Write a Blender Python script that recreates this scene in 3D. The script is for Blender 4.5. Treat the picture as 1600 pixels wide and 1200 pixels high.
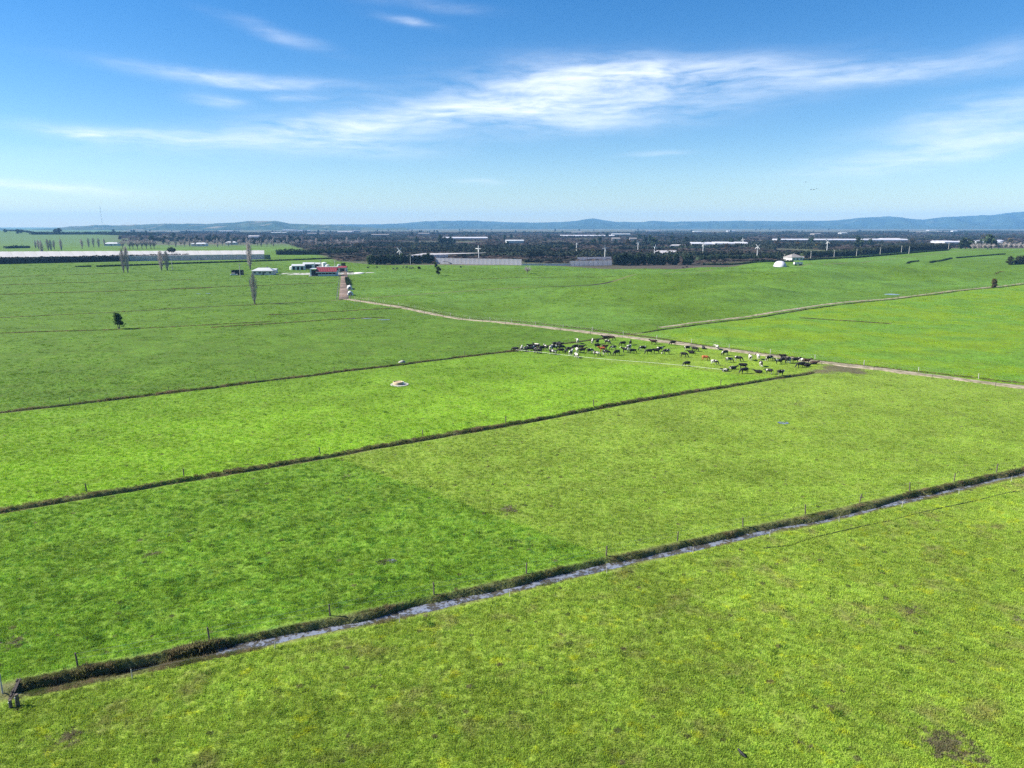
import bpy, bmesh, math, random
import numpy as np
from mathutils import Vector, Matrix

for o in list(bpy.data.objects): bpy.data.objects.remove(o, do_unlink=True)
SC = bpy.context.scene
COL = SC.collection
rng = np.random.default_rng(7)
random.seed(7)

# ------------------------------------------------------------------ camera
CAM_H, FPX, YH = 32.0, 1110.0, 353.0
PITCH = math.atan((600 - YH) / FPX)
cd = bpy.data.cameras.new('camera'); cam = bpy.data.objects.new('camera', cd); COL.objects.link(cam)
cam.location = (0, 0, CAM_H); cam.rotation_euler = (math.pi / 2 - PITCH, 0, 0)
cd.sensor_width = 36; cd.lens = FPX / 1600 * 36; cd.clip_start = 0.5; cd.clip_end = 60000
SC.camera = cam

# ------------------------------------------------------------------ node helper
class NT:
    def __init__(s, nt): s.nt = nt
    def n(s, t, **kw):
        x = s.nt.nodes.new(t)
        for k, v in kw.items(): setattr(x, k, v)
        return x
    def put(s, sock, v):
        if isinstance(v, bpy.types.NodeSocket): s.nt.links.new(v, sock)
        elif v is not None:
            if sock.type == 'RGBA' and hasattr(v, '__len__') and len(v) == 3: v = (*v, 1)
            sock.default_value = v
    def m(s, op, a, b=None, c=None, clamp=False):
        x = s.n('ShaderNodeMath', operation=op); x.use_clamp = clamp
        s.put(x.inputs[0], a)
        if b is not None: s.put(x.inputs[1], b)
        if c is not None: s.put(x.inputs[2], c)
        return x.outputs[0]
    def v(s, op, a, b=None):
        x = s.n('ShaderNodeVectorMath', operation=op); s.put(x.inputs[0], a)
        if b is not None: s.put(x.inputs[1], b)
        return x.outputs[0]
    def mix(s, f, a, b, mode='MIX'):
        x = s.n('ShaderNodeMix', data_type='RGBA', blend_type=mode)
        s.put(x.inputs[0], f); s.put(x.inputs[6], a); s.put(x.inputs[7], b)
        return x.outputs[2]
    def ss(s, val, lo, hi, a=0.0, b=1.0):
        x = s.n('ShaderNodeMapRange', interpolation_type='SMOOTHSTEP')
        s.put(x.inputs[0], val)
        for i, q in enumerate((lo, hi, a, b)): s.put(x.inputs[i + 1], q)
        return x.outputs[0]
    def noise(s, vec, scale, detail=2, rough=0.5, dim='3D', dist=0.0):
        x = s.n('ShaderNodeTexNoise', noise_dimensions=dim)
        s.put(x.inputs['Vector'], vec); s.put(x.inputs['Scale'], scale); s.put(x.inputs['Detail'], detail)
        s.put(x.inputs['Roughness'], rough); s.put(x.inputs['Distortion'], dist)
        return x.outputs[0]
    def sep(s, vec):
        x = s.n('ShaderNodeSeparateXYZ'); s.put(x.inputs[0], vec); return x.outputs
    def comb(s, a, b, c):
        x = s.n('ShaderNodeCombineXYZ')
        for i, q in enumerate((a, b, c)): s.put(x.inputs[i], q)
        return x.outputs[0]
    def vmul(s, vec, sc):
        return s.v('MULTIPLY', vec, sc)
    def curve(s, val, pts, x0, x1, y0, y1):
        """piecewise linear function of a value"""
        mr = s.n('ShaderNodeMapRange'); s.put(mr.inputs[0], val)
        mr.inputs[1].default_value = x0; mr.inputs[2].default_value = x1
        fc = s.n('ShaderNodeFloatCurve'); s.put(fc.inputs['Value'], mr.outputs[0])
        c = fc.mapping.curves[0]
        P = [((px - x0) / (x1 - x0), (py - y0) / (y1 - y0)) for px, py in pts]
        while len(c.points) < len(P): c.points.new(0.5, 0.5)
        for q, (a, b) in zip(c.points, P): q.location = (a, b); q.handle_type = 'VECTOR'
        fc.mapping.update()
        return s.m('MULTIPLY_ADD', fc.outputs[0], y1 - y0, y0)

def mat_new(name):
    m = bpy.data.materials.new(name); m.use_nodes = True
    nt = m.node_tree; nt.nodes.clear(); h = NT(nt)
    out = h.n('ShaderNodeOutputMaterial')
    return m, h, out

# ------------------------------------------------------------------ world, sun, exposure
SUN_AZ, SUN_EL = math.radians(-88), math.radians(38)      # azimuth from +Y, negative = left
w = bpy.data.worlds.new('World'); SC.world = w; w.use_nodes = True
w.node_tree.nodes.clear(); h = NT(w.node_tree)
sky = h.n('ShaderNodeTexSky', sky_type='NISHITA')
sky.sun_disc = False; sky.sun_elevation = SUN_EL; sky.sun_rotation = SUN_AZ
sky.altitude = 50; sky.air_density = 1.0; sky.dust_density = 0.0; sky.ozone_density = 2.2
tc = h.n('ShaderNodeTexCoord')
D = h.v('NORMALIZE', tc.outputs['Generated'])
dx, dy, dz = h.sep(D)
az = h.m('MULTIPLY', h.m('ARCTAN2', dx, dy), 180 / math.pi)
el = h.m('MULTIPLY', h.m('ARCSINE', dz), 180 / math.pi)
ae = h.comb(az, el, 0)
# fibrous warp: slow bends along the streaks
wn = h.n('ShaderNodeTexNoise'); h.put(wn.inputs['Vector'], h.vmul(ae, (0.10, 0.32, 1))); wn.inputs['Scale'].default_value = 1
wn.inputs['Detail'].default_value = 3
warp = h.v('SUBTRACT', wn.outputs[1], (0.5, 0.5, 0.5))
aew = h.v('ADD', ae, h.vmul(warp, (5.0, 1.5, 0)))
fib = h.noise(h.vmul(aew, (0.11, 0.75, 1)), 1.0, 5, 0.55)
fib2 = h.noise(h.vmul(aew, (0.42, 2.4, 1)), 1.0, 5, 0.6)
# streaks: where they stand in the sky (as photo pixels, turned into directions), half length, half height, tilt, strength
def pix_dir(px, py):
    a_, b_ = (px - 800) / FPX, -(py - 600) / FPX
    v = Vector((a_, math.cos(PITCH) + b_ * math.sin(PITCH), -math.sin(PITCH) + b_ * math.cos(PITCH))).normalized()
    return math.degrees(math.atan2(v.x, v.y)), math.degrees(math.asin(v.z))
STREAKS = [(*pix_dir(px, py), L / 19.0, Hh / 19.0, t, st) for px, py, L, Hh, t, st in [
    (870, 150, 190, 36, 3, .80), (1050, 112, 190, 20, 0, .66), (1300, 122, 270, 17, 2, .46), (700, 180, 140, 25, 5, .42), (960, 183, 160, 18, 3, .36),
    (500, 200, 160, 21, 6, .56), (560, 222, 100, 18, -4, .36), (250, 211, 140, 10, -1, .55), (140, 209, 45, 8, -6, .55), (375, 121, 135, 9, -2, .66),
    (335, 153, 36, 9, -4, .34), (470, 149, 42, 6, 2, .36), (1480, 236, 170, 19, 8, .56), (1530, 182, 120, 22, 9, .42), (60, 288, 90, 6, -3, .85),
    (630, 33, 42, 5, -8, .36), (430, 50, 70, 7, -12, .26), (670, 10, 80, 7, -4, .22), (745, 288, 36, 4, 0, .36), (1015, 240, 46, 4, 2, .3), (380, 235, 260, 16, 2, .16)]]
tot = None
for a0, e0, L, Hh, tilt, st in STREAKS:
    mp = h.n('ShaderNodeMapping', vector_type='TEXTURE')
    h.put(mp.inputs['Vector'], aew)
    mp.inputs['Location'].default_value = (a0, e0, 0); mp.inputs['Rotation'].default_value = (0, 0, math.radians(tilt))
    mp.inputs['Scale'].default_value = (L, Hh, 1)
    r = h.n('ShaderNodeVectorMath', operation='LENGTH'); h.put(r.inputs[0], mp.outputs[0])
    g = h.m('MULTIPLY', h.m('EXPONENT', h.m('MULTIPLY', h.m('POWER', r.outputs['Value'], 2.0), -1.15)), st)
    tot = g if tot is None else h.m('ADD', tot, g)
# the same thin cirrus goes on over the rest of the sky
gen = h.noise(h.vmul(aew, (0.035, 0.075, 1)), 1.0, 3, 0.5)
gen = h.m('MULTIPLY', h.ss(gen, 0.52, 0.72), 0.5)
outside = h.ss(el, 17.0, 26.0)
behind = h.ss(h.m('ABSOLUTE', az), 40.0, 52.0)
outside = h.m('MAXIMUM', outside, behind)
tot = h.m('ADD', tot, h.m('MULTIPLY', h.m('MULTIPLY', gen, outside), h.ss(el, 1.0, 6.0)))
fibm = h.m('ADD', h.ss(fib, 0.28, 0.72, 0.25, 1.0), h.m('MULTIPLY', h.m('SUBTRACT', fib2, 0.5), 1.2))
cl = h.m('MULTIPLY', tot, fibm, clamp=True)
cl = h.m('MULTIPLY', h.m('MINIMUM', cl, 0.9), 0.88)
hs = h.n('ShaderNodeHueSaturation'); h.put(hs.inputs['Color'], sky.outputs[0])
hs.inputs['Saturation'].default_value = 1.42
skyt = h.mix(1.0, hs.outputs[0], (0.88, 0.955, 1.10), 'MULTIPLY')
skyc = h.mix(cl, skyt, (9.6, 10.0, 10.6))
bg = h.n('ShaderNodeBackground'); h.put(bg.inputs[0], skyc); bg.inputs[1].default_value = 0.044
wo = h.n('ShaderNodeOutputWorld'); h.nt.links.new(bg.outputs[0], wo.inputs[0])

sd = bpy.data.lights.new('sun', 'SUN'); sun = bpy.data.objects.new('sun', sd); COL.objects.link(sun)
sd.energy = 4.2; sd.angle = math.radians(0.55); sd.color = (1.0, 0.95, 0.86)
sv = Vector((math.sin(SUN_AZ) * math.cos(SUN_EL), math.cos(SUN_AZ) * math.cos(SUN_EL), math.sin(SUN_EL)))
sun.rotation_euler = sv.to_track_quat('Z', 'Y').to_euler(); sun.location = sv * 500

vs = SC.view_settings
vs.view_transform = 'Standard'; vs.look = 'None'; vs.gamma = 1; vs.use_curve_mapping = False
vs.exposure = 1.6
SC.render.engine = 'CYCLES'
SC.cycles.max_bounces = 5; SC.cycles.volume_bounces = 0; SC.cycles.diffuse_bounces = 2; SC.cycles.use_adaptive_sampling = True; SC.cycles.adaptive_threshold = 0.012; SC.cycles.use_denoising = False

# ------------------------------------------------------------------ terrain function
def vnoise(x, y, seed=0):
    x = np.asarray(x, float); y = np.asarray(y, float)
    xi = np.floor(x).astype(np.int64); yi = np.floor(y).astype(np.int64)
    fx = x - xi; fy = y - yi
    fx = fx * fx * (3 - 2 * fx); fy = fy * fy * (3 - 2 * fy)
    def hsh(a, b):
        n = (a * 374761393 + b * 668265263 + seed * 362437) & 0xffffffff
        n = ((n ^ (n >> 13)) * 1274126177) & 0xffffffff
        return ((n ^ (n >> 16)) & 0xffff) / 65535.0
    a = hsh(xi, yi); b = hsh(xi + 1, yi); c = hsh(xi, yi + 1); d = hsh(xi + 1, yi + 1)
    return (a + (b - a) * fx) * (1 - fy) + (c + (d - c) * fx) * fy - 0.5
def sstep(v, a, b):
    t = np.clip((np.asarray(v, float) - a) / (b - a), 0, 1); return t * t * (3 - 2 * t)
def gz0(x, y):
    x = np.asarray(x, float); y = np.asarray(y, float)
    z = 0.35 * vnoise(x / 31, y / 31, 1) + 0.16 * vnoise(x / 9, y / 9, 2) + 0.06 * vnoise(x / 3.1, y / 3.1, 3)
    # old hummocks in the middle paddocks
    m = sstep(x - 0.25 * (y - 300), -60, 40) * sstep(y, 225, 275) * (1 - sstep(y, 560, 700)) * (1 - sstep(x, 620, 800))
    dd3 = np.abs(y - np.interp(x, [28, 37, 104, 170, 291, 900], [206, 213, 269, 320, 407, 772]))
    m = m * (.18 + .82 * sstep(dd3, 12, 60)) * (.55 + .45 * sstep(y - np.interp(x, [28, 37, 104, 170, 291, 900], [206, 213, 269, 320, 407, 772]), -20, 20))
    z = z + m * (9.0 * vnoise(x / 66 + 3.3, y / 48 + .7, 4) + 3.2 * vnoise(x / 27, y / 21, 5))
    # rise on the right and long hill on the far left
    z = z + 5.0 * np.exp(-((x - 560) / 260) ** 2 - ((y - 830) / 170) ** 2)
    z = z + 24.0 * np.exp(-((x + 2100) / 800) ** 2 - ((y - 2150) / 600) ** 2)
    return z

# drains as piecewise-linear lines y = f(x)
def ext(p, sl=0.6, sr=0.6, L=-700, R=900):
    return [(L, p[0][1] + (L - p[0][0]) * sl)] + p + [(R, p[-1][1] + (R - p[-1][0]) * sr)]
DR = {
    1: ext([(-120, 12), (-34.9, 44.4), (-15.4, 52.4), (-5.5, 56.5), (12.5, 64.8), (66.9, 88.9), (130, 117)]),
    2: ext([(-58.7, 76.3), (-27.2, 95.9), (15.0, 123.3), (63.3, 152.9)]),
    3: ext([(-89.8, 120.5), (-53.5, 145.0), (0.0, 183.1), (28.1, 205.9), (36.9, 213.5), (104.4, 269.0), (169.7, 319.9), (291.4, 407.1)]),
    4: ext([(-182.1, 251.8), (-76.3, 314.2)], 0.6, 0.85)}
DSPEC = {1: (1.0, 0.72, 0.58), 2: (0.8, 0.65, 0.22), 3: (0.8, 0.65, 0.22), 4: (1.0, 0.65, 0.25)}   # half width, depth, half bottom
def dr_y(k, x):
    p = DR[k]; return np.interp(x, [q[0] for q in p], [q[1] for q in p])
def dr_cos(k, x):
    s = (dr_y(k, x + 1.0) - dr_y(k, x - 1.0)) / 2; return 1 / np.sqrt(1 + s * s)
def dr_gate(k, x):
    x = np.asarray(x, float)
    if k == 1: return sstep(x, -35.6, -34.4) + (1 - sstep(x, -42, -40))
    if k == 2: return 1 - sstep(x, 66, 69)
    if k == 3: return np.maximum(1 - sstep(x, 27, 30), sstep(x, 39, 42))
    return 1 - sstep(x, -82, -78)
def gz(x, y):
    x = np.asarray(x, float); y = np.asarray(y, float)
    z = gz0(x, y)
    for k, (hw, dep, hb) in DSPEC.items():
        d = (y - dr_y(k, x)) * dr_cos(k, x)
        wob = 0.8 * vnoise(x / 4.3, y * 0 + k, 11 + k) + 0.5 * vnoise(x / 1.3, (d > 0) * 7. + k, 21 + k)
        a = np.abs(d + 0.35 * vnoise(x / 7.0, y * 0 + k, 31 + k))
        prof = 1 - sstep(a, hb + 0.45 * wob, hw + 0.6 * wob)
        lip = 0.06 * np.exp(-((a - hw - 0.5) / 0.5) ** 2)
        z = z + (lip - prof * dep) * dr_gate(k, x)
    return z
def gz1(x, y): return float(gz(np.array([x]), np.array([y]))[0])
def ray(px, py):
    a = (px - 800) / FPX; b = -(py - 600) / FPX
    return np.array([a, math.cos(PITCH) + b * math.sin(PITCH), -math.sin(PITCH) + b * math.cos(PITCH)])
def G(px, py, zoff=0.0):
    """where the line of sight of a photo pixel meets the ground"""
    d = ray(px, py); z = 0.0
    for _ in range(8):
        t = (z + zoff - CAM_H) / d[2]; x, y = d[0] * t, d[1] * t
        z = 0.5 * z + 0.5 * float(gz0(np.array([x]), np.array([y]))[0])
    return x, y

# ------------------------------------------------------------------ mesh helpers
def mesh_from(name, V, F, smooth=False, mats=(), midx=None):
    me = bpy.data.meshes.new(name)
    V = np.asarray(V, np.float32)
    if isinstance(F, np.ndarray):
        k = F.shape[1]
        me.vertices.add(len(V)); me.vertices.foreach_set('co', V.ravel())
        me.loops.add(F.size); me.loops.foreach_set('vertex_index', F.astype(np.int32).ravel())
        me.polygons.add(len(F)); me.polygons.foreach_set('loop_start', np.arange(0, F.size, k, dtype=np.int32))
        me.polygons.foreach_set('loop_total', np.full(len(F), k, np.int32))
        me.update(calc_edges=True)
    else:
        me.from_pydata([tuple(map(float, v)) for v in V], [], F)
    for m in mats: me.materials.append(m)
    if midx is not None: me.polygons.foreach_set('material_index', np.asarray(midx, np.int32))
    if smooth: me.polygons.foreach_set('use_smooth', [True] * len(me.polygons))
    me.update()
    return me
class MB:
    """collects solid shapes into one mesh"""
    def __init__(s): s.V = []; s.F = []
    def add(s, V, F):
        n = len(s.V); s.V += [tuple(v) for v in V]; s.F += [tuple(i + n for i in f) for f in F]; return s
    def box(s, c, d, rz=0, taper=1.0):
        cx, cy, cz = c; hx, hy, hz = d[0] / 2, d[1] / 2, d[2] / 2
        ca, sa = math.cos(rz), math.sin(rz); V = []
        for z in (-1, 1):
            k = taper if z > 0 else 1
            for a, b in ((-1, -1), (1, -1), (1, 1), (-1, 1)):
                X, Y = a * hx * k, b * hy * k
                V.append((cx + X * ca - Y * sa, cy + X * sa + Y * ca, cz + z * hz))
        return s.add(V, [(3, 2, 1, 0), (4, 5, 6, 7), (0, 1, 5, 4), (1, 2, 6, 5), (2, 3, 7, 6), (3, 0, 4, 7)])
    def tube(s, pts, rad, n=6, cap=True):
        pts = [Vector(p) for p in pts]; rings = []; V = []; F = []
        for i, p in enumerate(pts):
            t = (pts[min(i + 1, len(pts) - 1)] - pts[max(i - 1, 0)]).normalized()
            u = t.cross(Vector((0, 0, 1)) if abs(t.z) < .9 else Vector((1, 0, 0))).normalized(); v = t.cross(u)
            r = rad[i] if hasattr(rad, '__len__') else rad
            V += [p + (u * math.cos(2 * math.pi * k / n) + v * math.sin(2 * math.pi * k / n)) * r for k in range(n)]
        for i in range(len(pts) - 1):
            for k in range(n):
                k2 = (k + 1) % n; F.append((i * n + k, i * n + k2, (i + 1) * n + k2, (i + 1) * n + k))
        if cap:
            F.append(tuple(range(n))[::-1]); F.append(tuple((len(pts) - 1) * n + k for k in range(n)))
        return s.add(V, F)
    def prism(s, prof, y0, y1, axis='y'):
        """extrude an (x,z) outline along y"""
        n = len(prof); V = [(a, y0, b) for a, b in prof] + [(a, y1, b) for a, b in prof]
        F = [tuple(range(n)), tuple(range(2 * n - 1, n - 1, -1))]
        F += [(i, i + n, (i + 1) % n + n, (i + 1) % n) for i in range(n)]
        return s.add(V, F)
    def mesh(s, name, mat, smooth=False): return mesh_from(name, s.V, s.F, smooth, (mat,))
def link(name, me, parent=None, loc=(0, 0, 0), rz=0.0, sc=None):
    o = bpy.data.objects.new(name, me); COL.objects.link(o)
    o.location = loc; o.rotation_euler = (0, 0, rz)
    if sc is not None: o.scale = sc if hasattr(sc, '__len__') else (sc, sc, sc)
    o.parent = parent
    return o
def tag(o, label=None, cat=None, group=None, kind=None):
    if label: o['label'] = label
    if cat: o['category'] = cat
    if group: o['group'] = group
    if kind: o['kind'] = kind
    return o
def thing(name, label, cat, loc, rz=0.0, group=None, sc=None):
    return tag(link(name, None, None, loc, rz, sc), label, cat, group)
def copy_tree(o, parent=None):
    c = o.copy(); COL.objects.link(c); c.parent = parent
    for ch in list(o.children): copy_tree(ch, c)
    return c
ORD = ['first', 'second', 'third', 'fourth', 'fifth', 'sixth', 'seventh', 'eighth', 'ninth', 'tenth', 'eleventh', 'twelfth', 'thirteenth',
       'fourteenth', 'fifteenth', 'sixteenth', 'seventeenth', 'eighteenth', 'nineteenth', 'twentieth']
def ordw(i):
    if i < 20: return ORD[i]
    tens = ['twenty', 'thirty', 'forty', 'fifty', 'sixty'][(i + 1) // 10 - 2]; r = (i + 1) % 10
    return tens + '-' + ORD[r - 1] if r else tens[:-1] + 'ieth'

# ------------------------------------------------------------------ materials
def simple(name, col, rough=0.8, var=0.25, scale=3.0, spec=0.3, col2=None, metal=0.0, bump=0.0, bscale=None):
    m, h, out = mat_new(name)
    b = h.n('ShaderNodeBsdfPrincipled'); tcn = h.n('ShaderNodeTexCoord')
    n = h.noise(tcn.outputs['Object'], scale, 4, 0.6)
    if col2 is None: col2 = tuple(c * (1 - var) for c in col); col = tuple(min(1, c * (1 + var * .6)) for c in col)
    h.put(b.inputs['Base Color'], h.mix(h.ss(n, 0.35, 0.65), col, col2))
    b.inputs['Roughness'].default_value = rough; b.inputs['Specular IOR Level'].default_value = spec; b.inputs['Metallic'].default_value = metal
    if bump:
        bp = h.n('ShaderNodeBump'); bp.inputs['Strength'].default_value = bump; bp.inputs['Distance'].default_value = 0.05
        h.put(bp.inputs['Height'], h.noise(tcn.outputs['Object'], bscale or scale * 4, 3)); h.put(b.inputs['Normal'], bp.outputs[0])
    h.nt.links.new(b.outputs[0], out.inputs[0]); return m
def foliage(name, a, b_, scale=0.5, trans=0.25):
    m, h, out = mat_new(name)
    geo = h.n('ShaderNodeNewGeometry'); tcn = h.n('ShaderNodeTexCoord'); oi = h.n('ShaderNodeObjectInfo')
    n = h.noise(geo.outputs['Position'], scale, 3, 0.6)
    c = h.mix(h.ss(n, 0.3, 0.7), a, b_)
    hs = h.n('ShaderNodeHueSaturation'); h.put(hs.inputs['Color'], c)
    h.put(hs.inputs['Value'], h.m('MULTIPLY_ADD', oi.outputs['Random'], 0.5, 0.75))
    h.put(hs.inputs['Hue'], h.m('MULTIPLY_ADD', oi.outputs['Random'], 0.03, 0.485))
    d = h.n('ShaderNodeBsdfDiffuse'); h.put(d.inputs[0], hs.outputs[0])
    t = h.n('ShaderNodeBsdfTranslucent'); h.put(t.inputs[0], hs.outputs[0])
    mx = h.n('ShaderNodeMixShader'); mx.inputs[0].default_value = trans
    h.nt.links.new(d.outputs[0], mx.inputs[1]); h.nt.links.new(t.outputs[0], mx.inputs[2]); h.nt.links.new(mx.outputs[0], out.inputs[0])
    return m

# pasture colour, painted cloud shade and sunlight included: a node group shared by the ground sheet and the grass growing on it
LINES = {}
def line_ab(p, q):
    nx, ny = -(q[1] - p[1]), q[0] - p[0]; L = math.hypot(nx, ny); nx /= L; ny /= L
    return nx, ny, -(nx * p[0] + ny * p[1])
BREAK = (G(900, 852), G(545, 722))         # old strip-grazing edge
TAPE = [G(806, 551), G(930, 565), G(1050, 574), G(1150, 585), G(1185, 588)]   # electric tape below the herd
TRACK = [(-75.6, 319.9), (-20.5, 261.0), (0.0, 238.1), (34.3, 207.6), (74.0, 167.7), (104.1, 140.8), (150, 103), (230, 38)]
ORCH = [(-600, 760), (-200, 665), (-123, 640), (-116, 603), (8, 598), (85, 585), (160, 598), (235, 633), (262, 662), (352, 745), (560, 955), (900, 1120), (2500, 1500), (9000, 2500)]
MUD = [(108, 1152, 1.5, .75), (1480, 1165, 2.3, .9), (1530, 1185, 1.4, .8), (1425, 955, 1.5, .7), (1590, 968, .9, .7), (1300, 1105, 1.1, .5), (1360, 1080, .8, .5),
       (1260, 1165, 1.0, .6), (20, 1005, 1.6, .7), (237, 866, 1.2, .8), (795, 795, 1.7, .85), (805, 845, 1.2, .6), (545, 743, 2.0, .6), (600, 1095, .9, .4), (665, 962, .8, .5),
       (1245, 632, 3, .6), (540, 1150, .8, .5), (1315, 576, 4.6, 1.6), (1340, 582, 2.6, 1.2), (1285, 580, 3.5, 1.1), (255, 702, 3, .35), (820, 590, 3, .35), (1365, 500, 4, .5), (1250, 1060, .6, .5),
       (530, 690, 2.0, .35), (50, 700, 3, .3), (1575, 1010, .7, .5), (600, 878, 1.1, .8)]
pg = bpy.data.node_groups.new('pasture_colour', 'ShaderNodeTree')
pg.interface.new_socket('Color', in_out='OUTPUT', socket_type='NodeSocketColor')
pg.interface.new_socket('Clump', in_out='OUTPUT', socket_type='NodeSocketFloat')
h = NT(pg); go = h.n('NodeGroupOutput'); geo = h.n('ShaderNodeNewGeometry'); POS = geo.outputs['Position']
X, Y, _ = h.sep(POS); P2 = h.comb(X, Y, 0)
def sdist(k):
    return h.m('SUBTRACT', Y, h.curve(X, DR[k], -700, 900, -500, 900))
def sline(p, q):
    a, b, c = line_ab(p, q)
    return h.m('ADD', h.m('MULTIPLY_ADD', X, a, h.m('MULTIPLY', Y, b)), c)
nA = h.noise(P2, 0.011, 3, 0.5); nB = h.noise(P2, 0.055, 3, 0.55); nC = h.noise(P2, 0.33, 3, 0.6)
nD = h.noise(P2, 1.35, 4, 0.65); nE = h.noise(P2, 5.5, 3, 0.6)
edge = h.m('MULTIPLY', h.m('SUBTRACT', nD, 0.5), 3.0)
s1, s2, s3, s4 = sdist(1), sdist(2), sdist(3), sdist(4)
sb = h.m('ADD', sline(*BREAK), h.m('MULTIPLY', edge, .35))
tcurve = h.curve(X, [(-700, 190)] + TAPE + [(150, 140), (900, 60)], -700, 900, -500, 900)
stape = h.m('SUBTRACT', Y, tcurve)
trk = h.curve(X, [(-700, 980)] + [(-210, 640), (-121, 500)] + TRACK + [(900, -450)], -700, 900, -500, 1000)
strk = h.m('SUBTRACT', Y, trk)
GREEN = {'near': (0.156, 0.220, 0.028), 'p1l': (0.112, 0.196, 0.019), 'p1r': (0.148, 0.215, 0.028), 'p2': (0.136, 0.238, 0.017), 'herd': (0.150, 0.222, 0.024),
         'p3': (0.068, 0.128, 0.012), 'p4': (0.130, 0.212, 0.009), 'p5': (0.068, 0.126, 0.010), 'p3far': (0.066, 0.124, 0.012), 'hill': (0.075, 0.13, 0.04)}  # left far paddocks darkened, strips brightened: cloud shade and sunlight put into greens
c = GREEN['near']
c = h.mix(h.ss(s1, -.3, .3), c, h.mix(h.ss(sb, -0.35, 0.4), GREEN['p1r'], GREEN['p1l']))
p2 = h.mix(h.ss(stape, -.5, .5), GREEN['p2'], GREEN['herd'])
p2 = h.mix(h.ss(h.m('ADD', s2, h.m('MULTIPLY', nA, 40)), 40, 78), p2, h.mix(0.5, GREEN['p2'], GREEN['p3']))  # dark band of cloud shade put into the far side of the strip
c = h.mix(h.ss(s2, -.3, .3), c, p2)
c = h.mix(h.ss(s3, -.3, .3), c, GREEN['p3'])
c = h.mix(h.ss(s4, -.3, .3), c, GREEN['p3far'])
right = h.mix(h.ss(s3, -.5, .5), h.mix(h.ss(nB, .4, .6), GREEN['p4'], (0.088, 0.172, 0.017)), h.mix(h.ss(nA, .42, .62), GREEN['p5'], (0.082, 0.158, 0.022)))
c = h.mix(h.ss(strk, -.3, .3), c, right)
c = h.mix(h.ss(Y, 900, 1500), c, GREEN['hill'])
# sward variety: yellow patches, dark clumps, thin soil
nearm = h.m('SUBTRACT', 1.0, h.ss(s1, -1.2, -.6))
p1l = h.m('MULTIPLY', h.m('MULTIPLY', h.ss(s1, .5, 1.5), h.m('SUBTRACT', 1.0, h.ss(s2, -1.5, -.5))), h.ss(sb, -.6, .9))
yel = h.ss(h.noise(h.vmul(P2, (1, 1.2, 1)), 0.55, 3, 0.6), 0.57, 0.70)
c = h.mix(h.m('MULTIPLY', yel, h.m('MULTIPLY_ADD', nearm, 0.68, 0.2)), c, (0.235, 0.275, 0.018))
br = h.ss(h.noise(P2, 0.23, 4, 0.65), 0.50, 0.72)
c = h.mix(h.m('MULTIPLY', br, h.m('MULTIPLY_ADD', nearm, 0.5, 0.18)), c, (0.145, 0.130, 0.050))
c = h.mix(h.ss(nC, 0.35, 0.75, 0.0, 0.28), c, h.mix(0.6, c, (0.055, 0.12, 0.018)))
clump = h.ss(h.noise(h.vmul(P2, (0.9, 1.0, 1)), 0.95, 4, 0.6), 0.52, 0.66)
clump = h.m('MULTIPLY', clump, h.m('MULTIPLY_ADD', p1l, 0.5, 0.22))
c = h.mix(clump, c, (0.050, 0.130, 0.018))
hsn = h.n('ShaderNodeHueSaturation'); h.put(hsn.inputs['Color'], c)
h.put(hsn.inputs['Value'], h.m('MULTIPLY', h.m('MULTIPLY', h.ss(nD, 0.25, 0.75, 0.76, 1.24), h.ss(nE, 0.25, 0.75, 0.78, 1.22)), h.m('MULTIPLY', h.m('MULTIPLY', h.ss(nB, 0.3, 0.7, 0.90, 1.1), h.ss(h.noise(P2, 0.13, 4, 0.65), 0.3, 0.7, 0.87, 1.13)), h.ss(nC, 0.3, 0.7, 0.88, 1.12))))
c = hsn.outputs[0]
# bare, poached spots
mud = None
for px, py, r, st in MUD:
    gx, gy = G(px, py)
    dd = h.n('ShaderNodeVectorMath', operation='DISTANCE'); h.put(dd.inputs[0], P2); dd.inputs[1].default_value = (gx, gy, 0)
    q = h.m('MULTIPLY', h.m('SUBTRACT', 1.0, h.m('DIVIDE', dd.outputs['Value'], r * 1.5)), st, clamp=True)
    mud = q if mud is None else h.m('MAXIMUM', mud, q)
mudn = h.m('ADD', mud, h.m('MULTIPLY', h.m('SUBTRACT', h.noise(P2, 1.6, 5, 0.75), 0.5), 2.6))
mudm = h.m('MULTIPLY', h.ss(mudn, 0.42, 0.75), h.ss(mud, 0.0, 0.2))
c = h.mix(h.m('MULTIPLY', mudm, 0.85), c, h.mix(nE, (0.115, 0.088, 0.062), (0.045, 0.036, 0.030)))
# dung pats and hoof-pulled spots
vo = h.n('ShaderNodeTexVoronoi', voronoi_dimensions='2D'); h.put(vo.inputs['Vector'], P2); vo.inputs['Scale'].default_value = 0.42
vsel = h.sep(vo.outputs['Color'])
pat = h.m('SUBTRACT', 1.0, h.ss(h.m('ADD', vo.outputs['Distance'], h.m('MULTIPLY', h.m('SUBTRACT', nE, .5), .12)), h.m('MULTIPLY', vsel[1], 0.10), h.m('MULTIPLY_ADD', vsel[1], 0.12, 0.03)))
pat = h.m('MULTIPLY', pat, h.ss(vsel[0], 0.55, 0.62))
c = h.mix(h.m('MULTIPLY', pat, 0.75), c, h.mix(vsel[2], (0.045, 0.060, 0.018), (0.075, 0.055, 0.035)))
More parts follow.
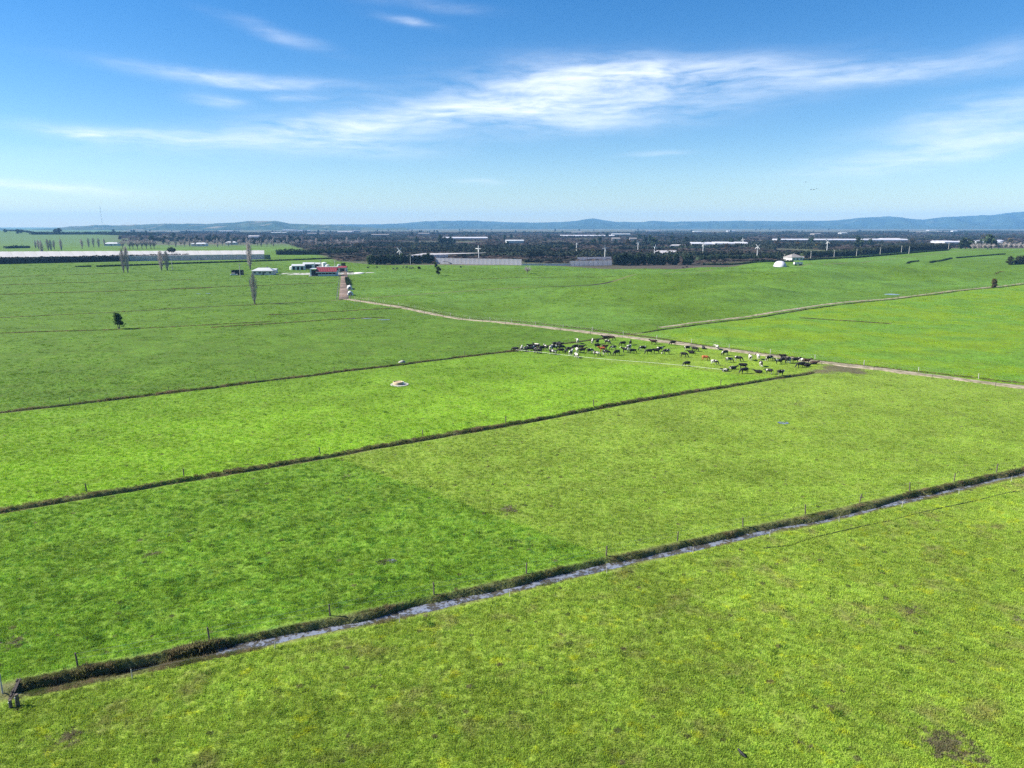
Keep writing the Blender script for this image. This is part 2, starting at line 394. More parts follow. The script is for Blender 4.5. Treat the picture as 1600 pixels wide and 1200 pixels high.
# banks of the drains: rank brown-green growth and bare peat low down
bank = None
for k, s in ((1, s1), (2, s2), (3, s3), (4, s4)):
    q = h.m('SUBTRACT', 1.0, h.ss(h.m('ABSOLUTE', h.m('ADD', s, h.m('MULTIPLY', edge, .25))), DSPEC[k][0] * .9, DSPEC[k][0] * 1.75))
    bank = q if bank is None else h.m('MAXIMUM', bank, q)
offt = h.m('SUBTRACT', 1.0, h.m('MULTIPLY', h.ss(strk, -8, -6), h.m('SUBTRACT', 1.0, h.ss(s3, -6, -4))))
bank = h.m('MULTIPLY', bank, offt)
c = h.mix(h.m('MULTIPLY', bank, 0.8), c, h.mix(h.ss(nD, .35, .65), (0.085, 0.09, 0.035), (0.13, 0.11, 0.065)))
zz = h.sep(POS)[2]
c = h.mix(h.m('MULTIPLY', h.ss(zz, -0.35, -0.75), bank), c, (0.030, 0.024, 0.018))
# orchard country
orc = h.m('SUBTRACT', Y, h.curve(X, ORCH, -600, 9000, 0, 3000))
side = sline((-900, 2600), (-150, 640))
om = h.m('MULTIPLY', h.ss(orc, -2, 2), h.ss(side, -10, 10))
farp = h.m('MULTIPLY', h.ss(h.m('ADD', Y, h.m('MULTIPLY', nA, 500)), 1350, 1650), h.ss(h.m('ADD', X, h.m('MULTIPLY', Y, 0.54)), -60, 60))
om = h.m('MAXIMUM', om, farp)
oc = h.mix(h.ss(h.noise(P2, 0.006, 3, 0.6), .38, .62), (0.070, 0.058, 0.048), (0.075, 0.085, 0.042))
oc = h.mix(h.ss(h.noise(P2, 0.0028, 4, 0.7), .52, .66), oc, (0.115, 0.095, 0.075))
oc = h.mix(h.m('MULTIPLY', h.ss(Y, 1300, 2600), h.ss(h.noise(h.vmul(P2, (.5, 1, 1)), 0.0022, 5, 0.7), .40, .56)), oc, h.mix(h.ss(nA, .4, .6), (0.135, 0.112, 0.085), (0.075, 0.092, 0.045)))
c = h.mix(om, c, oc)
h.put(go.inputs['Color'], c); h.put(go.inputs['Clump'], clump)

def pasture_mat(name, tuft=False, var=0.3):
    m, h, out = mat_new(name)
    g = h.n('ShaderNodeGroup'); g.node_tree = pg
    col = g.outputs['Color']
    if tuft:
        oi = h.n('ShaderNodeObjectInfo')
        hs = h.n('ShaderNodeHueSaturation'); h.put(hs.inputs['Color'], col)
        h.put(hs.inputs['Value'], h.m('MULTIPLY_ADD', oi.outputs['Random'], 2 * var, 1.85 - var))
        h.put(hs.inputs['Hue'], h.m('MULTIPLY_ADD', oi.outputs['Random'], -0.02, 0.51))
        d = h.n('ShaderNodeBsdfDiffuse'); h.put(d.inputs[0], hs.outputs[0])
        t = h.n('ShaderNodeBsdfTranslucent'); h.put(t.inputs[0], hs.outputs[0])
        mx = h.n('ShaderNodeMixShader'); mx.inputs[0].default_value = 0.35
        h.nt.links.new(d.outputs[0], mx.inputs[1]); h.nt.links.new(t.outputs[0], mx.inputs[2]); h.nt.links.new(mx.outputs[0], out.inputs[0])
    else:
        b = h.n('ShaderNodeBsdfPrincipled'); h.put(b.inputs['Base Color'], col)
        b.inputs['Roughness'].default_value = 0.95; b.inputs['Specular IOR Level'].default_value = 0.1
        geo = h.n('ShaderNodeNewGeometry')
        ht = h.m('ADD', h.m('MULTIPLY', h.noise(geo.outputs['Position'], 1.3, 4, 0.65), 0.55), h.m('MULTIPLY', h.noise(geo.outputs['Position'], 5.0, 3, 0.6), 0.22))
        bp = h.n('ShaderNodeBump'); bp.inputs['Strength'].default_value = 0.8; bp.inputs['Distance'].default_value = 0.42
        h.put(bp.inputs['Height'], ht); h.put(b.inputs['Normal'], bp.outputs[0])
        h.nt.links.new(b.outputs[0], out.inputs[0])
    return m
M = {}
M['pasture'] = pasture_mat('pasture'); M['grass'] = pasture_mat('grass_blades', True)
M['rank'] = foliage('rank_grass', (0.085, 0.125, 0.028), (0.26, 0.20, 0.115), 0.6, 0.45)
M['clump'] = pasture_mat('clump_blades', True, 0.25)
M['conifer'] = foliage('conifer', (0.050, 0.072, 0.036), (0.024, 0.038, 0.022), 0.35, 0.12)
M['hedge'] = foliage('hedge', (0.048, 0.060, 0.036), (0.030, 0.034, 0.026), 0.02, 0.12)
M['lowhedge'] = foliage('low_hedge', (0.028, 0.050, 0.020), (0.018, 0.030, 0.015), 0.4, 0.15)
M['leaf'] = foliage('leaf', (0.070, 0.105, 0.030), (0.032, 0.058, 0.018), 1.0, 0.25)
M['bushleaf'] = foliage('bush_leaf', (0.075, 0.085, 0.030), (0.035, 0.05, 0.018), 0.8, 0.25)
M['brownleaf'] = foliage('brown_leaf', (0.11, 0.08, 0.035), (0.06, 0.05, 0.022), 0.9, 0.2)
M['willow'] = foliage('willow', (0.10, 0.13, 0.045), (0.06, 0.09, 0.03), 0.6, 0.3)
M['bark'] = simple('bark', (0.14, 0.115, 0.10), 0.9, 0.35, 4)
M['twig'] = simple('poplar_twigs', (0.40, 0.345, 0.33), 0.9, 0.3, 2)
M['vine'] = foliage('vine', (0.105, 0.080, 0.066), (0.055, 0.052, 0.040), 0.012, 0.1)
M['wood'] = simple('post_wood', (0.11, 0.09, 0.075), 0.9, 0.4, 9, bump=.4)
M['palewood'] = simple('pale_post', (0.42, 0.40, 0.36), 0.85, 0.25, 8)
M['board'] = simple('wet_board', (0.045, 0.036, 0.030), 0.8, 0.4, 6)
M['wire'] = simple('wire', (0.35, 0.35, 0.36), 0.5, 0.1, 5, metal=0.6)
M['tape'] = simple('tape', (0.75, 0.75, 0.66), 0.7, 0.1, 5)
M['dirt'] = simple('track_dirt', (0.30, 0.25, 0.185), 0.95, col2=(0.14, 0.125, 0.075), scale=0.5, spec=0.1, bump=.5)
M['race'] = simple('race_mud', (0.19, 0.135, 0.105), 0.9, col2=(0.09, 0.065, 0.05), scale=0.07, spec=0.2, bump=.5, bscale=2)
m, h, out = mat_new('shade_cloth'); M['cloth'] = m
geo = h.n('ShaderNodeNewGeometry'); cc = h.mix(h.noise(geo.outputs['Position'], 0.12, 4, 0.6), (0.72, 0.69, 0.71), (0.58, 0.56, 0.58))
d = h.n('ShaderNodeBsdfDiffuse'); h.put(d.inputs[0], cc); t = h.n('ShaderNodeBsdfTranslucent'); h.put(t.inputs[0], cc)
mx = h.n('ShaderNodeMixShader'); mx.inputs[0].default_value = 0.5
h.nt.links.new(d.outputs[0], mx.inputs[1]); h.nt.links.new(t.outputs[0], mx.inputs[2]); h.nt.links.new(mx.outputs[0], out.inputs[0])
M['white'] = simple('white_paint', (0.62, 0.62, 0.60), 0.6, 0.08, 1.5)
M['cream'] = simple('cream_wall', (0.62, 0.54, 0.47), 0.8, 0.1, 1.0)
M['red'] = simple('red_iron', (0.21, 0.035, 0.045), 0.55, 0.2, 0.8)
M['greyroof'] = simple('grey_roof', (0.22, 0.20, 0.19), 0.7, 0.2, 0.8)
M['paleroof'] = simple('pale_roof', (0.42, 0.43, 0.44), 0.5, 0.12, 0.1)
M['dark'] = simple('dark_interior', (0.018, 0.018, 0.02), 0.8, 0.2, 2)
M['glass'] = simple('window_glass', (0.03, 0.035, 0.04), 0.15, 0.1, 2, spec=0.6)
M['black'] = simple('black_plastic', (0.02, 0.02, 0.022), 0.6, 0.2, 3)
M['concrete'] = simple('concrete', (0.34, 0.33, 0.30), 0.9, 0.2, 2.5)
M['tan'] = simple('tan_stone', (0.40, 0.31, 0.20), 0.9, 0.25, 3)
M['rubber'] = simple('rubber', (0.02, 0.02, 0.02), 0.8, 0.1, 3)
M['steel'] = simple('galvanised', (0.50, 0.52, 0.53), 0.5, 0.15, 2, metal=0.3)
M['tarp'] = simple('pale_tarp', (0.42, 0.42, 0.46), 0.7, 0.1, 0.5)
M['greenplastic'] = simple('green_tank', (0.03, 0.06, 0.04), 0.5, 0.1, 1)
M['feather'] = simple('feather', (0.018, 0.018, 0.02), 0.6, 0.2, 9)
# water: turbid drain water, ripples and scum
m, h, out = mat_new('drain_water'); M['water'] = m
b = h.n('ShaderNodeBsdfPrincipled'); geo = h.n('ShaderNodeNewGeometry')
n = h.noise(geo.outputs['Position'], 0.9, 4, 0.7); n2 = h.noise(geo.outputs['Position'], 3.5, 4, 0.7)
scum = h.m('ADD', h.m('MULTIPLY', n, .6), h.m('MULTIPLY', n2, .4))
h.put(b.inputs['Base Color'], h.mix(h.ss(scum, .46, .53), (0.17, 0.19, 0.245), (0.05, 0.045, 0.035)))
h.put(b.inputs['Roughness'], h.ss(scum, .50, .62, 0.06, 0.6)); b.inputs['Specular IOR Level'].default_value = 0.8
bp = h.n('ShaderNodeBump'); bp.inputs['Strength'].default_value = 0.25; bp.inputs['Distance'].default_value = 0.05
h.put(bp.inputs['Height'], h.noise(geo.outputs['Position'], 2.5, 3)); h.put(b.inputs['Normal'], bp.outputs[0])
h.nt.links.new(b.outputs[0], out.inputs[0])
# cow coats: black, white and red hides, patches differ from cow to cow
def coat(name, dark, light, thr):
    m, h, out = mat_new(name)
    b = h.n('ShaderNodeBsdfPrincipled'); tcn = h.n('ShaderNodeTexCoord'); oi = h.n('ShaderNodeObjectInfo')
    off = h.comb(h.m('MULTIPLY', oi.outputs['Random'], 37.0), h.m('MULTIPLY', oi.outputs['Random'], 11.0), 0)
    n = h.noise(h.v('ADD', tcn.outputs['Object'], off), 1.5, 1, 0.4)
    h.put(b.inputs['Base Color'], h.mix(h.ss(n, thr - .015, thr + .015), light, dark)); b.inputs['Roughness'].default_value = 0.7
    b.inputs['Specular IOR Level'].default_value = 0.25
    h.nt.links.new(b.outputs[0], out.inputs[0]); return m
KB = (0.016, 0.014, 0.015); WH = (0.52, 0.49, 0.43)
COATS = {'K': ('black', coat('coat_black', KB, WH, 0.20)), 'P': ('black and white', coat('coat_pied', KB, WH, 0.41)),
         'W': ('mostly white', coat('coat_white', KB, WH, 0.55)), 'R': ('red-brown', coat('coat_red', (0.36, 0.10, 0.035), WH, 0.2)),
         'B': ('dark brown', coat('coat_brown', (0.055, 0.030, 0.022), WH, 0.2))}

# ------------------------------------------------------------------ ground sheet
def grow(a, b, s, k, lim):
    r = []; x = a
    while x < b: r.append(x); x += s; s = min(s * k, lim)
    return r
xs = sorted(set([round(v, 3) for v in list(np.arange(-64, 112, 0.5)) + list(np.arange(112, 300, 1.0)) + list(np.arange(-130, -64, 1.0))] +
                [300 + v for v in grow(0, 13500, 1.5, 1.12, 900)] + [-131 - v for v in grow(0, 13500, 1.5, 1.12, 900)]))
xs = np.array(xs)
offs = {k: np.array([-6, -4.5, -3.4, -2.8] + list(np.arange(-2.4, 2.41, 0.2)) + [2.8, 3.4, 4.5, 6]) for k in DR}
cols_rows = []
def rows_between(lo, hi, n, p=1.0): return [('mix', lo, hi, (i / n) ** p) for i in range(1, n)]
spec = [('abs', v) for v in (-900, -500, -300, -200)]
rows = []          # each a function of x -> y
yk = {k: dr_y(k, xs) for k in DR}; ck = {k: dr_cos(k, xs) for k in DR}
def drain_rows(k): return [yk[k] + o / ck[k] for o in offs[k]]
def interp_rows(A, B, n): return [A + (B - A) * i / n for i in range(1, n)]
base = yk[1] - 400
r1, r2, r3, r4 = (drain_rows(k) for k in (1, 2, 3, 4))
rows += [base - 13000, base - 6000, base - 2500, base - 900, base]
rows += [yk[1] - d for d in (260, 170, 110)] + interp_rows(yk[1] - 80, r1[0], 70) + r1
rows += interp_rows(r1[-1], r2[0], 45) + r2 + interp_rows(r2[-1], r3[0], 45) + r3 + interp_rows(r3[-1], r4[0], 45) + r4
cur = r4[-1]; s = 2.5
tot_ = 0
for _ in range(140):
    cur = cur + s; rows.append(cur); tot_ += s; s = min(s * 1.035, 600)
while tot_ < 15500: cur = cur + s; rows.append(cur); tot_ += s; s = min(s * 1.3, 1500)
Yg = np.array(rows)
# far from the drains the four lines fan out evenly, so the rows keep their order
Yg = np.maximum.accumulate(Yg + np.arange(len(rows))[:, None] * 1e-3, axis=0)
Xg = np.broadcast_to(xs, Yg.shape)
Zg = gz(Xg, Yg)
nr, nc = Yg.shape
V = np.stack([Xg, Yg, Zg], -1).reshape(-1, 3)
I = np.arange(nr * nc).reshape(nr, nc)
F = np.stack([I[:-1, :-1], I[:-1, 1:], I[1:, 1:], I[1:, :-1]], -1).reshape(-1, 4)
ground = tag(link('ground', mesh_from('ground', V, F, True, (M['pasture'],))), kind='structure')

# water in the near drain
def strip(name, pts, width, mat, z=None, dz=0.0, step=1.0, wob=0.0, seed=1, zfun=gz0):
    """a ribbon laid along a ground line"""
    P = [Vector((p[0], p[1])) for p in pts]; S = []
    for a, b in zip(P, P[1:]):
        n = max(1, int((b - a).length / step)); S += [a.lerp(b, i / n) for i in range(n)]
    S.append(P[-1]); V = []; F = []
    nw = 4
    for i, p in enumerate(S):
        t = (S[min(i + 1, len(S) - 1)] - S[max(i - 1, 0)]).normalized(); nrm = Vector((-t.y, t.x))
        wl = width / 2 * (1 + wob * 2 * float(vnoise(i * step / 3.0, 1.0, seed))); wr = width / 2 * (1 + wob * 2 * float(vnoise(i * step / 3.0, 9.0, seed)))
        for k in range(nw + 1):
            f = -wl + (wl + wr) * k / nw; q = p + nrm * f
            zz = z if z is not None else float(zfun(np.array([q.x]), np.array([q.y]))[0]) + dz
            V.append((q.x, q.y, zz))
    for i in range(len(S) - 1):
        for k in range(nw):
            a = i * (nw + 1) + k; F.append((a, a + nw + 1, a + nw + 2, a + 1)[::-1])
    return mesh_from(name, V, F, True, (mat,))
wx = np.arange(-23, 132, 2.0)
tag(link('drain_water', strip('drain_water', [(x, float(dr_y(1, x))) for x in wx], 2.5, M['water'], z=None, dz=-0.50, step=1.5)), kind='structure')

# farm track, raised a little above the paddocks
def bank_strip(name, pts, width, mat, dz, wob=.1):
    P = pts; me = strip(name, P, width, mat, dz=dz, step=2.0, wob=wob, seed=5)
    return me
def ridge(name, pts, width, hgt, mat, step=2.0, wob=0.12, seed=5, edge=0.8):
    """a low formation with a flat top and sloping shoulders"""
    P = [Vector((p[0], p[1])) for p in pts]; S = []
    for a, b in zip(P, P[1:]):
        n = max(1, int((b - a).length / step)); S += [a.lerp(b, i / n) for i in range(n)]
    S.append(P[-1]); V = []; F = []
    prof = [(-1.0, -0.25), (-.82, 1), (-.3, 1.05), (0, 1.18), (.3, 1.05), (.82, 1), (1.0, -0.25)]
    for i, p in enumerate(S):
        t = (S[min(i + 1, len(S) - 1)] - S[max(i - 1, 0)]).normalized(); nrm = Vector((-t.y, t.x))
        g0 = float(gz0(np.array([p.x]), np.array([p.y]))[0])
        for j, (f, zh) in enumerate(prof):
            ww = width / 2 * (1 + wob * 2 * float(vnoise(i * step / 4.0, 3.0 * (f > 0), seed)))
            q = p + nrm * f * ww
            gq = float(gz0(np.array([q.x]), np.array([q.y]))[0])
            V.append((q.x, q.y, gq + hgt * zh + 0.03 * float(vnoise(q.x, q.y, 4))))
    n = len(prof)
    for i in range(len(S) - 1):
        for k in range(n - 1):
            a = i * n + k; F.append((a, a + n, a + n + 1, a + 1)[::-1])
    return mesh_from(name, V, F, True, (mat,))
tag(link('farm_track', ridge('farm_track', TRACK, 3.6, 0.12, M['dirt'], wob=.3)), kind='structure')
side = [(a + 3.0, b - 2.4) for a, b in [(104.4, 269.0), (169.7, 319.9), (230, 363), (291.4, 407.1), (420, 497)]]
side = [(x - 6.5, y + 4.5) for x, y in side]
tag(link('side_track', ridge('side_track', [(47, 227), (66, 243)] + side, 2.1, 0.06, M['dirt'], wob=.5)), kind='structure')
RACE = [G(537, 468), G(537.5, 450), G(538, 436), G(538, 424)]
tag(link('cattle_race', ridge('cattle_race', RACE, 4.6, 0.2, M['race'], wob=.05)), kind='structure')
yard = G(537, 424); YR = math.radians(8)
tag(link('concrete_yard', MB().box((0, 0, 0.1), (62, 20, 0.24), 0).mesh('concrete_yard', M['concrete']), None, (*G(512, 428), gz1(*G(512, 428))), YR), kind='structure')

# puddles lying in hollows
def puddle(px, py, rx, ry, seed):
    gx, gy = G(px, py); z = float(gz0(np.array([gx]), np.array([gy]))[0])
    n = 22; V = [(0, 0, 0)]; F = []
    for i in range(n):
        a = 2 * math.pi * i / n; k = 1 + 0.5 * float(vnoise(math.cos(a) * 1.7 + seed, math.sin(a) * 1.7, seed))
        V.append((rx * k * math.cos(a), ry * k * math.sin(a), 0))
    for i in range(n): F.append((0, 1 + i, 1 + (i + 1) % n))
    hi = max(float(gz0(np.array([gx + v[0]]), np.array([gy + v[1]]))[0]) for v in V)
    return link('puddle', mesh_from('puddle', V, F, False, (M['water'],)), None, (gx, gy, hi + 0.03))
for i, q in enumerate([(1224, 661, .95, .75), (612, 877, .55, .4), (1395, 460.5, 3.6, 3.5), (600, 500, 2.2, .8), (573, 498, 2.0, .7), (1243, 483, 1.5, 1.0), (545, 498, 2.2, .7), (325, 458.5, 1.2, 1.0), (310, 459, 1.0, .9), (1360, 372.5, 0.1, .1)][:9]):
    tag(puddle(*q, i + 1), kind='structure')

# ------------------------------------------------------------------ hills
CREST = [(-400, 352), (-150, 356), (60, 362), (105, 360.5), (125, 358), (150, 357), (165, 355.5), (200, 356), (280, 353.5), (330, 354), (370, 352.5), (400, 349.5), (440, 349.5), (460, 353.5),
         (500, 353.5), (540, 352.5), (600, 352.5), (640, 350.5), (670, 348), (700, 347.5), (740, 347), (790, 349.5), (850, 350), (890, 348.5), (910, 345.5), (925, 344),
         (940, 346.5), (960, 349), (1000, 349), (1015, 347.5), (1040, 349), (1080, 348), (1150, 347.5), (1230, 348), (1290, 347), (1310, 345), (1345, 342), (1375, 341),
         (1400, 344), (1425, 346), (1455, 342), (1530, 339), (1560, 335), (1600, 333), (1750, 325), (2000, 332)]
def hill_range(name, px0, px1, Dn, Df, mat, seed, lift=0.0):
    us = np.linspace(px0, px1, 520); nv = 26
    cy = np.interp(us, [c[0] for c in CREST], [c[1] for c in CREST]) + 0.35 * vnoise(us / 9, us * 0, seed) * 2 + lift
    if px1 < 1000: cy = cy + 9 * sstep(us, 455, 640)
    else: cy = cy + 9 * (1 - sstep(us, 380, 520))
    V = []
    for j in range(nv + 1):
        t = j / nv
        if t <= .72: Dd = Dn + (Df - Dn) * t / .72
        else: Dd = Df + (t - .72) / .28 * 1800
        ta = (us - 800) / FPX
        zc = CAM_H + (YH - cy) * Df / FPX * 1.0
        shape = sstep(t, 0.02, .72) ** 0.9 if t <= .72 else 1 - sstep(t, .72, 1.0)
        nn = vnoise(us / 26 + 3 * t, t * 5 + us * .01, seed + 3) * .55 + vnoise(us / 9, t * 9, seed + 4) * .28
        zz = -6 + (zc + 6) * shape * (1 + nn * (1 - shape) * 3.2)
        V.append(np.stack([ta * Dd, np.full_like(ta, Dd), np.minimum(zz, zc)], -1))
    V = np.array(V).reshape(-1, 3); n = len(us)
    I = np.arange((nv + 1) * n).reshape(nv + 1, n)
    F = np.stack([I[:-1, :-1], I[:-1, 1:], I[1:, 1:], I[1:, :-1]], -1).reshape(-1, 4)
    return tag(link(name, mesh_from(name, V, F, True, (mat,))), kind='structure')
def hill_mat(name, a, b_, c_):
    m, h, out = mat_new(name); geo = h.n('ShaderNodeNewGeometry')
    n = h.noise(geo.outputs['Position'], 0.0016, 5, 0.6); n2 = h.noise(geo.outputs['Position'], 0.0035, 4, 0.6)
    c = h.mix(h.ss(n, .42, .58), a, b_); c = h.mix(h.ss(n2, .56, .66), c, c_)
    d = h.n('ShaderNodeBsdfDiffuse'); h.put(d.inputs[0], c); h.nt.links.new(d.outputs[0], out.inputs[0]); return m
M['hill_far'] = hill_mat('hill_far', (0.024, 0.042, 0.024), (0.035, 0.055, 0.030), (0.06, 0.07, 0.04))
M['hill_near'] = hill_mat('hill_near', (0.030, 0.048, 0.024), (0.055, 0.072, 0.032), (0.17, 0.14, 0.085))
hill_range('hills', 380, 2000, 7200, 10500, M['hill_far'], 3, -2.0)
hill_range('hills', -400, 640, 5200, 7000, M['hill_near'], 8, -4.0)

# ------------------------------------------------------------------ foliage builders
def quads(P, size, r, up=0.3, aspect=1.3):
    """random leaf cards at the points P"""
    n = len(P); a = r.normal(size=(n, 3)); a[:, 2] *= (1 - up); a /= np.linalg.norm(a, axis=1)[:, None]
    b = np.cross(a, r.normal(size=(n, 3))); b /= np.linalg.norm(b, axis=1)[:, None]
    s = size * r.uniform(.6, 1.3, n)[:, None]
    a = a * s * aspect * .5; b = b * s * .5
    k = r.uniform(-.35, .35, (n, 1))
    V = np.stack([P - a - b * .5, P + b * (.8 + k), P + a + b * .3, P - b * (1 - k)], 1).reshape(-1, 3)
    return V, np.arange(4 * n).reshape(n, 4)
def ell_pts(c, rad, n, r, shell=.55):
    d = r.normal(size=(n, 3)); d /= np.linalg.norm(d, axis=1)[:, None]
    t = shell + (1 - shell) * r.uniform(0, 1, n) ** .6
    return np.asarray(c) + d * np.asarray(rad) * t[:, None]
def hedge_mesh(name, L, W, Hh, mat, size, r, lump=1.0, dens=1.0, gap=0.15, base=None, zline=None):
    """a shelter hedge along local x: clumps of leaf cards over a dark woody core"""
    n = int(L * (Hh * 2 + W) / (size * size) * 1.5 * dens)
    x = r.uniform(-L / 2, L / 2, n)
    top = Hh * (1 - lump * .28 * (vnoise(x / 3.2, x * 0, 31) + .5) - lump * .18 * (vnoise(x / 9, x * 0, 33) + .5))
    z = r.uniform(0.02, 1, n) ** .75 * top
    wv = W / 2 * (1 - .25 * (z / Hh) ** 2) * (1 + lump * .7 * vnoise(x / 2.4, z / 2.2, 35))
    side = r.uniform(-1, 1, n); side = np.sign(side) * np.abs(side) ** .35
    y = side * wv
    if base is not None: z = z + base(x)
    V, F = quads(np.stack([x, y, z], -1), size, r, .2)
    # core
    nx = max(2, int(L / 3)); cx = np.linspace(-L / 2 + .5, L / 2 - .5, nx)
    ct = Hh * (.62 - lump * .12 * (vnoise(cx / 3.2, cx * 0, 31) + .5))
    cb = base(cx) if base is not None else 0 * cx
    CV = []; CF = []
    for i in range(nx):
        CV += [(cx[i], -W * .3, cb[i] - .5), (cx[i], -W * .24, cb[i] + ct[i]), (cx[i], W * .24, cb[i] + ct[i]), (cx[i], W * .3, cb[i] - .5)]
        if i:
            a = (i - 1) * 4; CF += [(a + k, a + 4 + k, a + 5 + k, a + k + 1) for k in range(3)]
    CF += [(0, 1, 2, 3), tuple((nx - 1) * 4 + k for k in (3, 2, 1, 0))]
    V = np.concatenate([np.array(CV), V]); F = np.concatenate([np.array(CF), F + len(CV)])
    return mesh_from(name, V, F, False, (mat,))
def hedge(p, q, Hh, W, label, group=None, mat='hedge', size=0.9, lump=1.0, dens=1.0, name='shelter_hedge', cat='hedge', seed=1):
    p = Vector(p); q = Vector(q); mid = (p + q) / 2; L = (q - p).length; rz = math.atan2(q.y - p.y, q.x - p.x)
    z0 = gz1(mid.x, mid.y); ca, sa = math.cos(rz), math.sin(rz)
    fb = lambda x: gz0(mid.x + x * ca, mid.y + x * sa) - z0
    me = hedge_mesh(name, L, W, Hh, M[mat], size, np.random.default_rng(seed), lump, dens, base=fb)
    return tag(link(name, me, None, (mid.x, mid.y, z0), rz), label, cat, group)

def poplar_mesh(Hh, Wd, r, nb=130, thick=1.0):
    """leafless fastigiate poplar: trunk mesh and twig mesh"""
    tr = MB().tube([(0, 0, -.3), (0.03, 0, Hh * .25), (-.04, .03, Hh * .6), (0, 0, Hh * .97)], [Hh * .024 * thick, Hh * .016 * thick, Hh * .009 * thick, .02], 6)
    tw = MB()
    for i in range(nb):
        z1 = Hh * (.22 + .78 * r.uniform() ** .8); f = z1 / Hh; a = r.uniform(0, 2 * math.pi); ca, sa = math.cos(a), math.sin(a)
        env = Wd / 2 * min(1.0, .35 + f * 1.1) * (1 - max(0, (f - .72) / .28) ** 2 * .85) * r.uniform(.25, 1.0) ** .6
        z0 = max(Hh * .06, z1 - Hh * r.uniform(.18, .34)); L = z1 - z0
        p0 = Vector((0, 0, z0)); p1 = Vector((env * .7 * ca, env * .7 * sa, z0 + L * .4)); p2 = Vector((env * ca, env * sa, z1))
        tw.tube([p0, p1, p2], [.06 * thick, .04 * thick, .014], 3, False)
        for k in range(4):
            t = r.uniform(.1, .9); b = p1.lerp(p2, t); b2 = b + Vector((r.normal() * .25, r.normal() * .25, L * r.uniform(.15, .35)))
            tw.tube([b, b2], [.03 * thick, .012], 3, False)
    return tr.mesh('trunk', M['bark']), tw.mesh('branches', M['twig'])
POP = [poplar_mesh(14, 3.9, np.random.default_rng(k), 165, 1.15) for k in (1, 2)]
POPF = [poplar_mesh(14, 4.2, np.random.default_rng(k), 110, 1.7) for k in (5, 6)]
def poplar(x, y, Hh, Wk, label, group=None, far=False, i=0, name='poplar_tree'):
    t = thing(name, label, 'tree', (x, y, gz1(x, y)), i * 1.7, group, (Hh / 14 * Wk, Hh / 14 * Wk, Hh / 14))
    a, b = (POPF if far else POP)[i % 2]
    link('trunk', a, t); link('branches', b, t); return t
def bare_mesh(Hh, Wd, r, nb=70, thick=1.0):
    tr = MB().tube([(0, 0, -.3), (0, 0, Hh * .3), (.1, .05, Hh * .5)], [Hh * .035, Hh * .026, Hh * .014], 6); tw = MB()
    for i in range(nb):
        a = r.uniform(0, 2 * math.pi); z0 = Hh * r.uniform(.2, .5); sp = Wd / 2 * r.uniform(.3, 1.0); zt = Hh * (1 - .35 * (sp / (Wd / 2)) ** 2) * r.uniform(.7, 1)
        p0 = Vector((0, 0, z0)); p2 = Vector((sp * math.cos(a), sp * math.sin(a), zt)); p1 = p0.lerp(p2, .5) + Vector((0, 0, -.08 * Hh))
        tw.tube([p0, p1, p2], [.09 * thick, .06 * thick, .02], 3, False)
        for k in range(4):
            b = p1.lerp(p2, r.uniform(.2, 1)); b2 = b + Vector((r.normal() * .1, r.normal() * .1, abs(r.normal()) * .1)) * Hh
            tw.tube([b, b2], [.04 * thick, .015], 3, False)
    return tr.mesh('trunk', M['bark']), tw.mesh('branches', M['twig'])
BARE = [bare_mesh(12, 9, np.random.default_rng(k), 60, 1.8) for k in (11, 12)]
def leafy_mesh(Hh, Wd, r, mat, size, clumps=14, trunk=.3, multi=1, n=90):
    tr = MB(); C = []
    for k in range(multi):
        ox = (k - (multi - 1) / 2) * Wd * .22
        tr.tube([(ox * .3, 0, -.2), (ox, 0, Hh * trunk), (ox * 1.3, .05, Hh * .8)], [Hh * .03, Hh * .022, Hh * .008], 6)
    for i in range(clumps):
        t = r.uniform(0, 1); zc = Hh * (trunk + (.93 - trunk) * t); env = Wd / 2 * math.sin(math.pi * (.18 + .74 * t)) ** .8
        a = r.uniform(0, 2 * math.pi); rr = env * r.uniform(.25, .8); c = (rr * math.cos(a), rr * math.sin(a), zc)
        tr.tube([(0, 0, Hh * trunk * .9), (c[0] * .6, c[1] * .6, zc - .1 * Hh), c], [Hh * .014, Hh * .009, .01], 4, False)
        s = Wd * r.uniform(.12, .24); C.append(ell_pts(c, (s, s, s * .8), n, r, .1)); C.append(ell_pts(c, (s * 1.8, s * 1.8, s * 1.5), n // 3, r, .2))
    V, F = quads(np.concatenate(C), size, r, .1)
    return tr.mesh('trunk', M['bark']), mesh_from('crown', V, F, False, (M[mat],))
def tree(name, label, x, y, meshes, rz=0, sc=1.0, group=None):
    t = thing(name, label, 'tree', (x, y, gz1(x, y) - .02), rz, group, sc)
    link('trunk', meshes[0], t); link('crown', meshes[1], t); return t

# ------------------------------------------------------------------ single trees in the paddocks
poplar(*G(398, 475), 13.2, 1.0, 'lone bare poplar standing in the middle of the left paddocks', i=0)
poplar(*G(391, 421), 21, .95, 'tall bare poplar right behind the cream house', i=1)
poplar(*G(193.5, 426), 17, .85, 'left stem of the twin bare poplars in front of the dark hedge', i=0)
poplar(*G(200, 426), 18.5, .8, 'right stem of the twin bare poplars in front of the dark hedge', i=1)
poplar(*G(252.5, 422.5), 14.5, 1.25, 'left one of the pair of stubby bare poplars before the hedge', i=1)
poplar(*G(261.5, 422.5), 14.5, 1.25, 'right one of the pair of stubby bare poplars before the hedge', i=0)
x, y = G(186, 514); tree('paddock_tree', 'small dark leafy tree on twin stems alone in left paddock', x, y, leafy_mesh(5.0, 3.4, np.random.default_rng(3), 'leaf', .42, 13, .34, 2, 70))
x, y = G(685, 430.5); tree('paddock_tree', 'small dark round tree below the white windbreak wall', x, y, leafy_mesh(5.6, 4.0, np.random.default_rng(4), 'leaf', .5, 12, .3))
